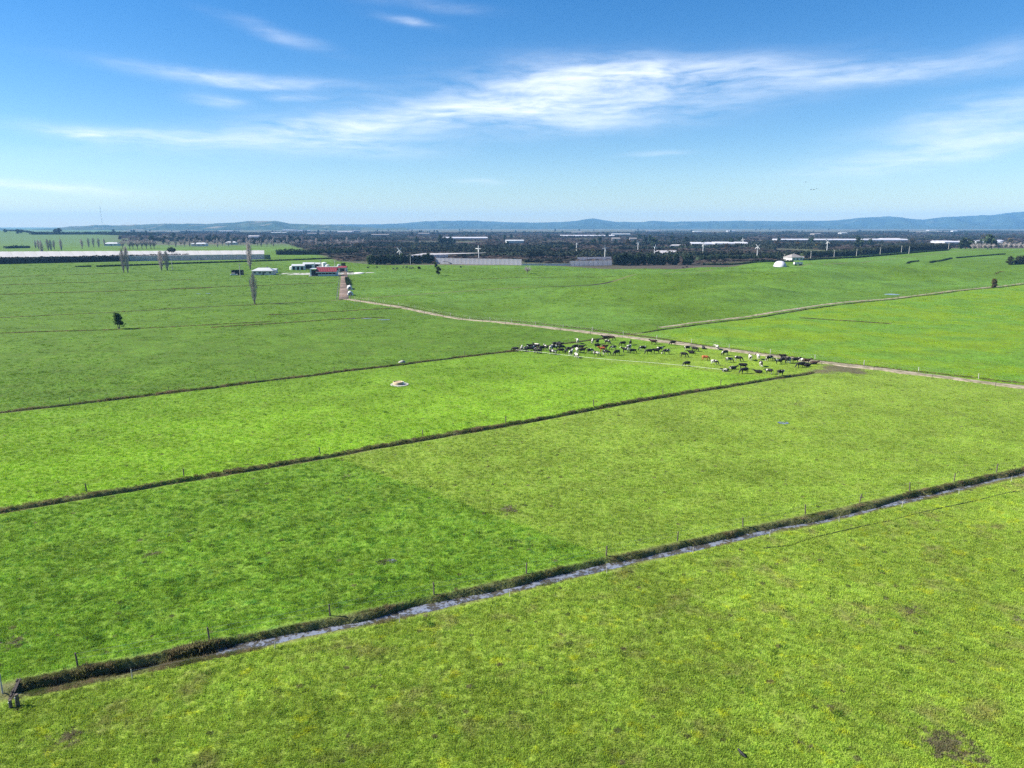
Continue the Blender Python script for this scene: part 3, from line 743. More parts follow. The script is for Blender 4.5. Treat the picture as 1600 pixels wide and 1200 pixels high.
x, y = G(681, 420); tree('paddock_tree', 'smaller dark tree just behind the round tree by the windbreak', x, y, leafy_mesh(4.6, 2.8, np.random.default_rng(5), 'leaf', .5, 9, .3))
tb = bare_mesh(5.5, 6, np.random.default_rng(21), 80, .9)
x, y = G(824, 427.5); tree('bare_paddock_tree', 'spreading leafless grey tree alone in the middle paddock', x, y, (tb[0], tb[1]))
x, y = G(1553, 449.5); tree('track_tree', 'brownish shaggy tree beside the side track on the right', x, y, leafy_mesh(5.6, 3.4, np.random.default_rng(6), 'brownleaf', .45, 16, .14))
x, y = G(655, 420.5); tree('paddock_bush', 'low green bush beside the far dark cattle', x, y, leafy_mesh(2.2, 3.0, np.random.default_rng(16), 'willow', .45, 8, .1))

# ------------------------------------------------------------------ shelter hedges of the middle distance
hedge(G(-40, 413.5), G(296, 406), 6.2, 5, 'long dark clipped shelter hedge in front of the white canopy', mat='hedge', size=1.0, lump=.45, dens=1.6, seed=2)
x, y = G(269, 403); tree('hedge_tree', 'flat-topped dark tree rising above the end of the hedge', x, y, leafy_mesh(9.5, 8, np.random.default_rng(9), 'conifer', 1.0, 12, .72))
hedge(G(307, 405), G(356, 404), 2.6, 4, 'low dark hedge row past the clipped shelter hedge', mat='hedge', size=.9, seed=3)
hedge(G(150, 417), G(560, 403), 1.5, 1.6, 'thin dark hedge line along the far edge of left paddocks', mat='lowhedge', size=.6, lump=.6, seed=4)
hedge(G(118, 417.4), G(143, 416.6), 1.3, 1.6, 'short broken piece of low hedge at far left', mat='lowhedge', size=.6, lump=1.2, seed=5)
hedge(G(432, 398), G(560, 398), 8.0, 9, 'dark orchard shelter hedge right of the white canopy', mat='conifer', size=1.1, seed=6)
hedge(G(552, 401.5), G(575, 401.5), 4.2, 6, 'short dark hedge between the two orchard blocks', mat='hedge', size=1.0, seed=7)
# row of separate conifers left of the windbreak wall
con = [leafy_mesh(8.2, 5.4, np.random.default_rng(30 + k), 'conifer', .75, 26, .08, 1, 60) for k in range(4)]
wil = leafy_mesh(8.0, 5.5, np.random.default_rng(40), 'willow', .7, 24, .08, 1, 60)
x, y = G(577, 413.2); tree('willow_tree', 'pale olive tree at the left end of the conifer row', x, y, wil)
cx = [584, 590, 596.5, 602, 608, 614.5, 621, 627, 633, 640, 649, 655, 662, 669, 675.5]
for i, px in enumerate(cx):
    x, y = G(px, 413.4 - .11 * i); tree('shelter_conifer', 'dark conifer, %s from the left in the row by the windbreak wall' % ordw(i), x, y, con[i % 4], i * 1.3, .85 + .3 * random.random(), 'conifers in the row by the windbreak wall')
cx2 = [961, 968, 975.5, 983, 990, 998, 1006, 1013, 1021, 1029, 1037, 1046, 1055, 1070, 1078]
for i, px in enumerate(cx2):
    x, y = G(px, 414); tree('shelter_conifer', 'dark conifer, %s from the left in the row right of the white cloth' % ordw(i), x, y, con[(i + 1) % 4], i * 2.1, .9 + .35 * random.random(), 'conifers in the row right of the white cloth')
hedge(G(1088, 409), G(1238, 406.5), 7.5, 8, 'dark bushy shelter belt leading to the grey-roofed house', mat='conifer', size=1.0, seed=8)
hedge(G(1098, 414), G(1240, 409), 1.6, 1.8, 'low dark hedge edge in front of the belt left of the dome', mat='lowhedge', size=.6, lump=.5, seed=9)
hedge(G(1250, 407.5), G(1345, 402.5), 1.8, 1.8, 'low dark hedge along paddock edge right of the house', mat='lowhedge', size=.6, lump=.5, seed=10)
hedge(G(1345, 402.5), G(1482, 391.5), 1.8, 1.8, 'low dark hedge climbing the rise below the power poles', mat='lowhedge', size=.6, lump=.5, seed=11)
hedge(G(1252, 403), G(1340, 399), 8, 8, 'dark belt right behind the grey-roofed house', mat='conifer', size=1.0, seed=12)
hedge(G(1340, 398.5), G(1480, 390), 9, 10, 'dark orchard belt behind the power poles', mat='hedge', size=1.1, seed=13)
hedge(G(1417, 412), G(1435, 408.5), 1.2, 1.6, 'shortest of the dark low hedges curving over the rise', mat='lowhedge', size=.5, lump=.4, seed=14)
hedge(G(1453, 411), G(1487, 404), 1.2, 1.7, 'middle one of the dark low hedges curving over the rise', mat='lowhedge', size=.5, lump=.4, seed=15)
hedge(G(1494, 403.5), G(1570, 397.5), 1.2, 1.7, 'longest of the dark low hedges on top of the rise', mat='lowhedge', size=.5, lump=.4, seed=16)
bsh = [leafy_mesh(7.0, 6.5, np.random.default_rng(50 + k), 'bushleaf', .7, 24, .06, 1, 60) for k in range(2)]
for i, (px, sc) in enumerate([(1578, .95), (1590, 1.0), (1601, 1.15), (1613, 1.0)]):
    x, y = G(px, 413.5); tree('clump_tree', 'bushy olive-brown tree, %s from the left in the clump at the right edge' % ordw(i), x, y, bsh[i % 2], i * 2.0, sc, 'trees in the clump at the right edge')

# ------------------------------------------------------------------ white horticultural shelters
def canopy(corners, Hh, nb, label, posts=True, name='shade_canopy', drop=True, cat='canopy'):
    """flat cloth canopy on posts: corners near-left, near-right, far-right, far-left on the ground"""
    a, b, c, d = [Vector((*p, 0)) for p in corners]; o = a.copy()
    t = thing(name, label, cat, (o.x, o.y, gz1(o.x, o.y)))
    pm = MB().box((0, 0, Hh / 2 - .3), (.22, .22, Hh + .6)).mesh('post', M['palewood'])
    for i in range(nb):
        p0 = a.lerp(b, i / nb) - o; p1 = a.lerp(b, (i + 1) / nb - .012 / nb) - o; q0 = d.lerp(c, i / nb) - o; q1 = d.lerp(c, (i + 1) / nb - .012 / nb) - o
        V = []; F = []; ns = 6
        for k in range(ns + 1):
            for s_ in (0, .5, 1.0):
                P = p0.lerp(p1, s_).lerp(q0.lerp(q1, s_), k / ns); V.append((P.x, P.y, Hh + .14 * (s_ == .5) - .06 * (k % 2)))
        for k in range(ns):
            for s_ in range(2): e = k * 3 + s_; F.append((e, e + 1, e + 4, e + 3))
        link('cloth_bay', mesh_from('cloth_bay', V, F, False, (M['cloth'],)), t)
        if drop:
            V = [(p0.x, p0.y - .05, .05), (p1.x, p1.y - .05, .05), (p1.x, p1.y - .05, Hh - .02), (p0.x, p0.y - .05, Hh - .02)]
            V += [(v[0], v[1] + .04, v[2]) for v in V]
            link('side_cloth', mesh_from('side_cloth', V, [(0, 1, 2, 3), (7, 6, 5, 4), (0, 4, 5, 1), (3, 2, 6, 7), (0, 3, 7, 4), (1, 5, 6, 2)], False, (M['cloth'],)), t)
        link('post', pm, t, (p0.x, p0.y - .25, 0))
    return t
def at_h(px, py, z): return G(px, py, z)
canopy([at_h(-60, 403, 5), at_h(413, 397, 5), at_h(413, 391.2, 5), at_h(-60, 393.4, 5)], 5.0, 26, 'long white cloth canopy over crops behind the dark clipped hedge')
def cloth_wall(p, q, Hh, n, label, Hh2=None, slack=.12, name='windbreak_wall'):
    p = Vector((*p, 0)); q = Vector((*q, 0)); z0 = gz1(p.x, p.y)
    t = thing(name, label, 'windbreak', (p.x, p.y, z0)); u = (q - p) / n; nn = Vector((u.y, -u.x, 0)).normalized()
    pm = MB().tube([(0, 0, -.5), (0, 0, Hh + .3)], [.09, .07], 6).mesh('post', M['wood'])
    wm = None
    for i in range(n):
        a = u * i + u.normalized() * .04; b = u * (i + 1) - u.normalized() * .04; V = []; F = []
        for k in range(4):
            for j in range(3):
                P = a.lerp(b, k / 3) - nn * slack * math.sin(math.pi * k / 3) * math.sin(math.pi * j / 2)
                V.append((P.x, P.y, -.1 + (Hh + .1) * j / 2))
        for k in range(3):
            for j in range(2): e = k * 3 + j; F.append((e, e + 3, e + 4, e + 1))
        n0 = len(V); V += [(v[0] - nn.x * .03, v[1] - nn.y * .03, v[2]) for v in V]; F += [tuple(n0 + k for k in f[::-1]) for f in F]
        link('cloth_panel', mesh_from('cloth_panel', V, F, True, (M['cloth'],)), t)
    for i in range(n + 1): link('post', pm, t, u * i - nn * .12)
    return t
cloth_wall(G(681, 412), G(815, 414.3), 4.9, 20, 'long white windbreak wall of cloth panels between dark posts')
cloth_wall(G(815.5, 414.8), G(892, 416), 1.6, 10, 'low white cloth strip joining the two white walls')
cloth_wall(G(890, 415.5), G(956, 415), 4.0, 9, 'white cloth wall at the right end of the low strip')
cloth_wall(G(902, 409.5), G(955, 408.5), 4.3, 7, 'second white cloth wall standing behind the right-hand wall')
canopy([at_h(630, 399.8, 5), at_h(700, 397.4, 5), at_h(762, 395.0, 5), at_h(660, 395.6, 5)], 5.0, 9, 'white cloth canopy behind the conifer row', drop=True)
hedge(G(818, 410), G(905, 409), 4.2, 4, 'ragged dark hedge behind the low white strip', mat='hedge', size=.9, lump=1.6, seed=18)
canopy([at_h(1020, 396, 4), at_h(1057, 396, 4), at_h(1057, 391, 4), at_h(1026, 391, 4)], 4, 5, 'pale cloth canopy above the dark conifer row in the centre', drop=True)
canopy([at_h(1046, 383.8, 4), at_h(1072, 383.5, 4), at_h(1075, 382, 4), at_h(1050, 382.4, 4)], 4, 4, 'small pale canopy among orchards, upper centre', drop=True)

# ------------------------------------------------------------------ far orchards and plain
ra = np.random.default_rng(77)
def in_orch(x, y):
    return (y > np.interp(x, [p[0] for p in ORCH], [p[1] for p in ORCH]) + 12) & ((((x + 150) * (2600 - 640) - (y - 640) * (-900 + 150)) > 0) | ((y > 1500) & (x + .54 * y > 0)))
# kiwifruit vines: low brown canopy, one mass
ta = ra.uniform(-.54, .80, 260000); Dd = 620 * (3600 / 620) ** ra.uniform(0, 1, 260000)
vx, vy = ta * Dd, Dd; keep = in_orch(vx, vy) & (vnoise(vx / 90, vy / 70, 61) > -.28); vx, vy, Dk = vx[keep][:95000], vy[keep][:95000], Dd[keep][:95000]
vy = np.round(vy / 5) * 5 + ra.normal(size=len(vy)) * .5
VV, FF = quads(np.stack([vx, vy, 1.5 + .35 * ra.normal(size=len(vx)) + gz0(vx, vy)], -1), 1.0, ra, .8, 2.0)
scl = np.repeat(1.3 + Dk / 900, 4)[:, None]; cen = np.repeat(np.stack([vx, vy, 1.7 + gz0(vx, vy)], -1), 4, 0)
VV = cen + (VV - cen) * scl * np.array([1.7, 1.0, .55])
tag(link('orchard_vines', mesh_from('orchard_vines', VV, FF, False, (M['vine'],))), 'dark brown leafless vine rows filling the orchards across the plain', 'vines', kind='stuff')
# far shelter belts, each its own hedge
nbelt = 0
for i in range(400):
    D0 = 640 * (4200 / 640) ** ra.uniform(0, 1); t0 = ra.uniform(-.52, .78); x0, y0 = t0 * D0, D0
    if not in_orch(np.array([x0]), np.array([y0]))[0] or nbelt >= 120: continue
    Lb = ra.uniform(70, 190) * (1 + D0 / 2600); a = math.radians(ra.choice([4, 4, 10, -6, 94]) + ra.uniform(-4, 4))
    if abs(math.sin(a)) > .5: Lb *= .5
    p = (x0 - Lb / 2 * math.cos(a), y0 - Lb / 2 * math.sin(a)); q = (x0 + Lb / 2 * math.cos(a), y0 + Lb / 2 * math.sin(a))
    if not (in_orch(np.array([p[0], q[0]]), np.array([p[1] - 10, q[1] - 10])).all()): continue
    hedge(p, q, ra.uniform(5, 8.5), 7, 'dark shelter hedge lost among the orchards of the far plain', 'shelter hedges across the far plain', 'hedge', 1.2 + D0 / 1300, 1.3, 1.0, seed=100 + i)
    nbelt += 1
# far trees standing singly on the plain
fart = [leafy_mesh(11, 9, np.random.default_rng(60 + k), 'conifer', 1.7, 14, .2, 1, 26) for k in range(3)]
farb = [leafy_mesh(9, 9, np.random.default_rng(64 + k), 'brownleaf', 1.8, 12, .2, 1, 26) for k in range(2)]
k = 0
for i in range(900):
    D0 = 900 * (5600 / 900) ** ra.uniform(0, 1); t0 = ra.uniform(-.55, .80); x0, y0 = t0 * D0, D0
    if (t0 < -.3 and D0 < 1500) or k >= 170 or (t0 > -.3 and not in_orch(np.array([x0]), np.array([y0]))[0]): continue
    o = tree('plain_tree', 'dark tree standing among orchards and fields of the far plain', x0, y0, fart[i % 3] if i % 3 else farb[i % 2], i, ra.uniform(.7, 1.35), 'scattered trees of the far plain'); k += 1
for i, (px, py, sc) in enumerate([(688, 381.5, 1.35), (694, 381.5, 1.1), (703, 381.5, 1.2), (710, 382, .8), (858, 374, 1.2), (1073, 381, 1.2), (1141, 384, 1.1)]):
    x, y = G(px, py); tree('orchard_tree', 'tall dark tree above the orchards, %s from the left of the seven tallest' % ordw(i), x, y, fart[i % 3], i * 1.1, sc, 'tall trees above the orchards')
for i, (px, sc) in enumerate([(1500, .9), (1508, 1.2), (1516, 1.0), (1543, 1.5), (1549, 1.1)]):
    x, y = G(px, 390); tree('ridge_tree', 'dark tree behind the grassy rise, %s from the left of five' % ordw(i), x, y, fart[i % 3], i * 1.9, sc, 'dark trees behind the grassy rise')
for i in range(12):
    x, y = G(1520 + i * 8, 391 - .2 * i); tree('bare_ridge_tree', 'leafless brown tree, %s from the left in the row behind the grassy rise' % ordw(i), x, y, BARE[i % 2], i * 1.9, .6 + .25 * random.random(), 'bare trees behind the grassy rise')
# packhouses, covered crops
def packhouse(x, y, L, Wd, Hh, rz, label, group, mat='paleroof'):
    mb = MB()
    n = max(1, int(Wd / 14))
    mb.prism([(-L / 2, -1), (L / 2, -1), (L / 2, Hh), (-L / 2, Hh)], -Wd / 2, Wd / 2)
    for i in range(n):
        y0 = -Wd / 2 + Wd * i / n; y1 = y0 + Wd / n
        mb.add([(-L / 2 - .5, y0, Hh + .01), (L / 2 + .5, y0, Hh + .01), (L / 2 + .5, (y0 + y1) / 2, Hh + 1.8), (-L / 2 - .5, (y0 + y1) / 2, Hh + 1.8), (-L / 2 - .5, y1, Hh + .01), (L / 2 + .5, y1, Hh + .01)],
               [(0, 1, 2, 3), (3, 2, 5, 4), (0, 3, 4), (1, 5, 2)])
    return tag(link('packhouse', mb.mesh('packhouse', M[mat]), None, (x, y, gz1(x, y)), rz), label, 'building', group)
gp = 'pale roofs scattered over the far plain'
k = 0
for i in range(300):
    D0 = 1100 * (5600 / 1100) ** ra.uniform(0, 1); t0 = ra.uniform(-.42, .76); x0, y0 = t0 * D0, D0
    if k >= 30 or not in_orch(np.array([x0]), np.array([y0]))[0]: continue
    s_ = .5 + D0 / 3200
    packhouse(x0, y0, ra.uniform(14, 50) * s_, ra.uniform(10, 26) * s_, ra.uniform(4, 6.5), math.radians(ra.uniform(-6, 10)), 'long pale roof lying among the orchards of the far plain', gp, ('greyroof', 'paleroof', 'greyroof', 'cloth')[i % 4]); k += 1
roofs = sorted([o for o in COL.objects if o.name.startswith('packhouse')], key=lambda o: o.location.x / o.location.y)
for i, o in enumerate(roofs): o['label'] = 'long low roof among the far orchards, %s from the left of these roofs' % ordw(i)
def roof_px(x0, x1, py, depth, label):
    a = G(x0, py, 5); b = G(x1, py, 5); mx, my = (a[0] + b[0]) / 2, (a[1] + b[1]) / 2
    packhouse(mx, my + depth / 2, abs(b[0] - a[0]), depth, 4.2, math.atan2(b[1] - a[1], b[0] - a[0]), label, None, 'tarp')
roof_px(1215, 1345, 374.2, 34, 'brightest long white covered crop at right of the far plain')
roof_px(1345, 1420, 374.0, 28, 'white covered crop continuing right from the brightest one')
roof_px(1478, 1500, 377.5, 50, 'white roof behind the dark trees on the rise')
roof_px(1520, 1536, 376.8, 40, 'white roof between the dark trees on the rise')
roof_px(1550, 1570, 375.8, 40, 'white roof right of the tallest dark tree on the rise')
roof_px(1085, 1117, 380, 45, 'long white roof right of centre in the orchards')
roof_px(1120, 1172, 379.5, 45, 'second long white roof right of centre in the orchards')
roof_px(880, 960, 368.2, 90, 'pale covered crop in the distance above the right white wall')
roof_px(685, 760, 371.4, 60, 'thin pale covered crop in distance above the windbreak wall')

# left far row of poplars, bare trees and the hillside
for i, (px, py, Hh) in enumerate([(56, 388, 11), (60.5, 389, 12), (66, 398.5, 15), (75.5, 391.5, 14), (80, 391.5, 13), (85, 390, 12), (96, 391.2, 14), (128.5, 389, 13), (139, 386.6, 13), (146.5, 386, 13), (154.5, 386.4, 13), (163.5, 384.6, 11)]):
    x, y = G(px, py); poplar(x, y, Hh * 1.1, 1.15, 'leafless poplar, %s from the left of the row below the green hill' % ordw(i), 'poplars below the green hill', True, i)
for i, px in enumerate([192, 203, 208, 215, 222, 229, 236, 241]):
    x, y = G(px, 389.5 - .1 * i); o = tree('bare_tree', 'leafless grey tree, %s from the left of the clump behind the canopy' % ordw(i), x, y, BARE[i % 2], i * 1.3, 1.05 + .25 * random.random(), 'bare trees behind the canopy')
k = 0
for i in range(44):
    px = 252 + i * 7.4 + random.uniform(-3, 3); py = random.uniform(381, 387)
    x, y = G(px, py)
    if i % 3 == 0: poplar(x, y, random.uniform(13, 19), 1.25, 'leafless poplar, %s from the left in the long far row behind the canopy' % ordw(i // 3), 'long far row of bare trees', True, i)
    else: tree('bare_tree', 'leafless spreading tree, %s from left in the long far row behind canopy' % ordw(i - i // 3 - 1), x, y, BARE[i % 2], i, random.uniform(.7, 1.15), 'spreading trees of the long far row')
for i in range(14):
    px = 240 + i * 17 + random.uniform(-6, 6); x, y = G(px, random.uniform(376, 382))
    tree('shelter_tree', 'dark evergreen, %s from the left in the hazy belt beyond bare trees' % ordw(i), x, y, fart[i % 3], i, random.uniform(.8, 1.3), 'evergreens beyond the bare trees')
hedge(G(232, 377), G(345, 377), 9, 12, 'dark wood strip at the foot of the left hills', mat='hedge', size=2.2, seed=41)
hedge(G(345, 379), G(470, 378.5), 7, 12, 'brownish dark belt right of the wood strip under the hills', mat='hedge', size=2.2, seed=42)
hedge(G(8, 388.5), G(46, 387.5), 6, 8, 'dark hedge row on the slope of the green hill', mat='conifer', size=1.6, lump=1.6, seed=43)
hedge(G(-20, 364.3), G(60, 366), 5, 10, 'dark hedge on the skyline of the green hill at the left edge', mat='conifer', size=2.5, seed=44)
hedge(G(48, 366.5), G(155, 366.3), 8, 20, 'long blue-dark wood along the crest of the green hill', mat='conifer', size=3.0, lump=.5, seed=45)
hedge(G(155, 366.5), G(250, 368.6), 10, 20, 'long blue-dark wood running down right from the green hill', mat='conifer', size=3.0, lump=.5, seed=46)
for i, (px, py, sc) in enumerate([(28, 365.5, 1.1), (33, 365.5, 1.0), (87, 366, 1.3), (93, 366, 1.5), (9, 365, 1.0)]):
    x, y = G(px, py); tree('skyline_tree', 'dark tree on the green hill skyline, %s of five in planting order' % ordw(i) if False else ['left tree of the skyline pair on the green hill near the edge', 'right tree of the skyline pair on the green hill near the edge', 'smaller tree of the skyline pair left of the radio mast', 'larger tree of the skyline pair left of the radio mast', 'dark tree on the green hill skyline at the far left edge'][i], x, y, fart[i % 3], i, sc)
def small_house(x, y, L, Wd, Hh, rz, label, wall='white', roof='paleroof', group=None, win=3):
    t = thing('farmhouse', label, 'house', (x, y, gz1(x, y)), rz, group)
    link('wall', MB().prism([(-L / 2, -.4), (L / 2, -.4), (L / 2, Hh), (-L / 2, Hh)], -Wd / 2, Wd / 2).mesh('wall', M[wall]), t)
    e = .5; rh = Wd * .22
    V = [(-L / 2 - e, -Wd / 2 - e, Hh), (L / 2 + e, -Wd / 2 - e, Hh), (L / 2 + e, Wd / 2 + e, Hh), (-L / 2 - e, Wd / 2 + e, Hh), (-L / 2 + Wd * .35, 0, Hh + rh), (L / 2 - Wd * .35, 0, Hh + rh)]
    V += [(v[0], v[1], Hh - .18) for v in V[:4]]
    F = [(0, 1, 5, 4), (2, 3, 4, 5), (1, 2, 5), (3, 0, 4), (6, 9, 8, 7), (0, 6, 7, 1), (1, 7, 8, 2), (2, 8, 9, 3), (3, 9, 6, 0)]
    r_ = link('roof', mesh_from('roof', V, F, False, (M[roof],)), t)
    link('chimney', MB().box((L * .15, Wd * .12, Hh + rh), (.7, .7, 1.6)).mesh('chimney', M['greyroof']), r_)
    for i in range(win):
        wx_ = -L / 2 + L * (i + .5) / win
        f = link('window', MB().box((wx_, -Wd / 2 - .04, Hh * .58), (L / win * .55, .1, Hh * .42)).mesh('window', M['white']), t)
        link('pane', MB().box((wx_, -Wd / 2 - .10, Hh * .58), (L / win * .48, .04, Hh * .36)).mesh('pane', M['glass']), f)
    link('door', MB().box((L * .04, -Wd / 2 - .05, 1.0), (.95, .1, 2.05)).mesh('door', M['wood']), t)
    return t
for i, (px, py, L) in enumerate([(176, 384, 22), (312, 384.5, 24), (362, 382, 18)]):
    x, y = G(px, py); small_house(x, y, L, 10, 3.4, .05 * i, ['low pale house with dark openings right of the far poplar row', 'larger white house at the left end of the long bare tree row', 'small white house half hidden in the long bare tree row'][i])

# radio mast on the skyline: lattice column with guys
mx, my = ray(160.5, 357)[:2]; mx, my = mx / my * 4800, 4800
mast = thing('radio_mast', 'tall thin guyed radio mast rising behind the left hills', 'mast', (mx, my, 0)); MH = 158
lat = MB()
for a in range(3):
    an = a * 2.094; lat.tube([(1.6 * math.cos(an), 1.6 * math.sin(an), 0), (1.4 * math.cos(an), 1.4 * math.sin(an), MH)], .34, 5)
for i in range(40):
    z0 = MH * i / 40; z1 = MH * (i + 1) / 40
    for a in range(3):
        a0 = a * 2.094; a1 = a0 + 2.094; lat.tube([(1.6 * math.cos(a0), 1.6 * math.sin(a0), z0), (1.6 * math.cos(a1), 1.6 * math.sin(a1), z1)], .12, 3, False)
link('lattice', lat.mesh('lattice', M['steel']), mast)
for a in range(3):
    an = a * 2.094 + .5; link('guy_wire', MB().tube([(1.5 * math.cos(an), 1.5 * math.sin(an), MH * .8), (75 * math.cos(an), 75 * math.sin(an), 0)], .06, 4).mesh('guy_wire', M['wire']), mast)

# frost fans in the orchards
def fan_mesh():
    tower = MB().tube([(0, 0, -.5), (0, 0, 10.5)], [.42, .30], 8).box((0, 0, .5), (1.4, 1.0, 1.6)).mesh('tower', M['white'])
    hub = MB().tube([(0, -.9, 10.9), (0, .7, 10.7)], [.28, .38], 8).mesh('gearbox', M['white'])
    blade = MB().add([(-.25, -.05, .2), (.25, .05, .2), (.34, .06, 2.0), (.2, .04, 3.1), (-.2, -.04, 3.1), (-.34, -.06, 2.0), (-.25, .05, .2), (.25, .15, .2), (.34, .14, 2.0), (.2, .1, 3.1), (-.2, .03, 3.1), (-.34, .02, 2.0)],
        [(0, 1, 2, 5), (5, 2, 3, 4), (6, 11, 8, 7), (11, 10, 9, 8), (0, 6, 7, 1), (1, 7, 8, 2), (2, 8, 9, 3), (3, 9, 10, 4), (4, 10, 11, 5), (5, 11, 6, 0)]).mesh('blade', M['white'])
    return tower, hub, blade
FT, FH, FB = fan_mesh()
for i, (px, py, Dd) in enumerate([(624.5, 392, 640), (748, 387.5, 690), (901, 381, 860), (945.5, 388, 700), (997, 379.5, 920), (1023, 386, 730), (1099, 382.5, 830), (1184, 386, 730), (1293, 381, 860), (1161, 374, 1120)]):
    d = ray(px, py); x, y = d[0] / d[1] * Dd, Dd
    t = thing('frost_fan', 'white frost fan on a pole, %s from the left among the orchard fans' % ordw(i), 'wind machine', (x, y, gz1(x, y)), random.uniform(-.7, .7), 'frost fans in the orchards', 1.0)
    link('tower', FT, t); link('gearbox', FH, t); ph = random.uniform(0, 1.5)
    for k in range(4):
        b = link('blade', FB, t, (0, -.95, 10.9)); b.rotation_euler = (0, ph + k * math.pi / 2, 0)

# ------------------------------------------------------------------ farm buildings
# red-roofed milking shed
x, y = G(507, 431); t = thing('milking_shed', 'long milking shed with crimson iron roof and white posts', 'shed', (x, y, gz1(x, y)), math.radians(5))
L, Wd = 17.0, 8.0
link('back_wall', MB().box((0, Wd / 2, 1.6), (L, .2, 3.6)).mesh('back_wall', M['white']), t)
link('floor_slab', MB().box((0, 0, .05), (L + 2, Wd + 2, .3)).mesh('floor_slab', M['concrete']), t)
link('end_wall', MB().box((-L / 2 + .1, .1, 2.2), (.2, Wd - .4, 4.6)).mesh('end_wall', M['white']), t)
link('end_wall', MB().box((L / 2 - .1, .1, 1.7), (.2, Wd - .4, 3.6)).mesh('end_wall', M['white']), t)
link('front_panel', MB().box((-L / 2 + .45, -Wd / 2, 2.3), (.9, .16, 4.8)).mesh('front_panel', M['white']), t)
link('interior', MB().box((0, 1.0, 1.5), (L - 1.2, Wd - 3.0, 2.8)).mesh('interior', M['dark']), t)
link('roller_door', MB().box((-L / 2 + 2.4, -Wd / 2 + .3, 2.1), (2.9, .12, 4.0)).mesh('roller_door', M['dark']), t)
link('half_wall', MB().box((2.2, -Wd / 2 + .1, .75), (11.2, .16, 1.1)).mesh('half_wall', M['white']), t)
link('fascia', MB().box((2.0, -Wd / 2 - .5, 2.55), (13.4, .14, .5)).mesh('fascia', M['white']), t)
rf = link('roof', MB().prism([(-6.7, 0), (6.7, 0), (6.7, .14), (-6.7, .14)], 0, 6.2).mesh('roof', M['red']), t, (2.0, -Wd / 2 - .7, 2.85)); rf.rotation_euler = (math.radians(28), 0, 0)
for k in range(12): link('roof_rib', MB().box((-6.1 + k * 1.11, 3.1, .19), (.09, 6.1, .1)).mesh('roof_rib', M['red']), rf)
link('ridge_cap', MB().box((0, 5.95, .22), (13.4, .5, .14)).mesh('ridge_cap', M['paleroof']), rf)
rb = link('rear_roof', MB().prism([(-6.7, 0), (6.7, 0), (6.7, .14), (-6.7, .14)], 0, 4.4).mesh('rear_roof', M['red']), t, (2.0, Wd / 2 + .6, 2.9)); rb.rotation_euler = (math.radians(41), 0, math.pi)
link('lean_to', MB().box((-L / 2 + 2.0, 0, 4.75), (4.2, Wd + .6, .16)).mesh('lean_to', M['paleroof']), t)
for k in range(6): link('post', MB().box((-3.2 + k * 2.25, -Wd / 2 - .35, 1.4), (.18, .18, 2.8)).mesh('post', M['white']), t)
# buildings, tanks and vats behind the shed
def gable_shed(px, py, L, Wd, Hh, rz, label, wall='white', roof='paleroof', openn=2, cat='shed', name='farm_shed'):
    x, y = G(px, py); t = thing(name, label, cat, (x, y, gz1(x, y)), rz)
    link('wall', MB().prism([(-L / 2, -.3), (L / 2, -.3), (L / 2, Hh), (-L / 2, Hh)], -Wd / 2, Wd / 2).mesh('wall', M[wall]), t)
    rh = Wd * .18; e = .35
    V = [(-L / 2 - e, -Wd / 2 - e, Hh - .05), (L / 2 + e, -Wd / 2 - e, Hh - .05), (L / 2 + e, 0, Hh + rh), (-L / 2 - e, 0, Hh + rh), (L / 2 + e, Wd / 2 + e, Hh - .05), (-L / 2 - e, Wd / 2 + e, Hh - .05)]
    V += [(v[0], v[1], v[2] + .15) for v in V]
    F = [(0, 3, 2, 1), (3, 5, 4, 2), (6, 7, 8, 9), (9, 8, 10, 11), (0, 1, 7, 6), (4, 5, 11, 10), (1, 2, 8, 7), (2, 4, 10, 8), (3, 0, 6, 9), (5, 3, 9, 11)]
    link('roof', mesh_from('roof', V, F, False, (M[roof],)), t)
    link('gable', MB().add([(-L / 2 + .02, -Wd / 2, Hh - .02), (-L / 2 + .02, Wd / 2, Hh - .02), (-L / 2 + .02, 0, Hh + rh - .05), (L / 2 - .02, -Wd / 2, Hh - .02), (L / 2 - .02, Wd / 2, Hh - .02), (L / 2 - .02, 0, Hh + rh - .05)], [(0, 2, 1), (3, 4, 5), (0, 1, 4, 3), (1, 2, 5, 4), (2, 0, 3, 5)]).mesh('gable', M[wall]), t)
    for k in range(openn):
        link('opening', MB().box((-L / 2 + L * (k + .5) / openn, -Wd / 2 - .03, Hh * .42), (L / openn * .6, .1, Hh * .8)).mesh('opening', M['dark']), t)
    return t
gable_shed(467, 421.5, 9, 6, 3.0, .1, 'white shed with dark openings left of the milking shed', openn=3)
gable_shed(483, 419.8, 8, 6, 3.6, .15, 'bright white shed behind the red-roofed milking shed', openn=1)
gable_shed(495, 418.8, 7, 5, 3.2, .05, 'cream shed rising behind the left part of the red roof', 'cream', openn=1)
gable_shed(536, 424.5, 5.5, 5, 3.0, .0, 'small rust-roofed yard shed at the head of the cattle race', 'cream', 'red', openn=1)
def tank(px, py, r, Hh, label, mat='white', name='water_tank'):
    x, y = G(px, py); t = thing(name, label, 'tank', (x, y, gz1(x, y)))
    link('body', MB().tube([(0, 0, -.1), (0, 0, Hh)], r, 18).mesh('body', M[mat]), t)
    link('lid', MB().tube([(0, 0, Hh + .01), (0, 0, Hh + .35), (0, 0, Hh + .5)], [r * 1.03, r * .6, r * .15], 18).mesh('lid', M[mat]), t)
    link('hatch', MB().tube([(r * .3, 0, Hh + .3), (r * .3, 0, Hh + .62)], .28, 8).mesh('hatch', M['black']), t)
tank(507, 419.2, 1.9, 4.2, 'tall pale round tank behind the middle of the red roof')
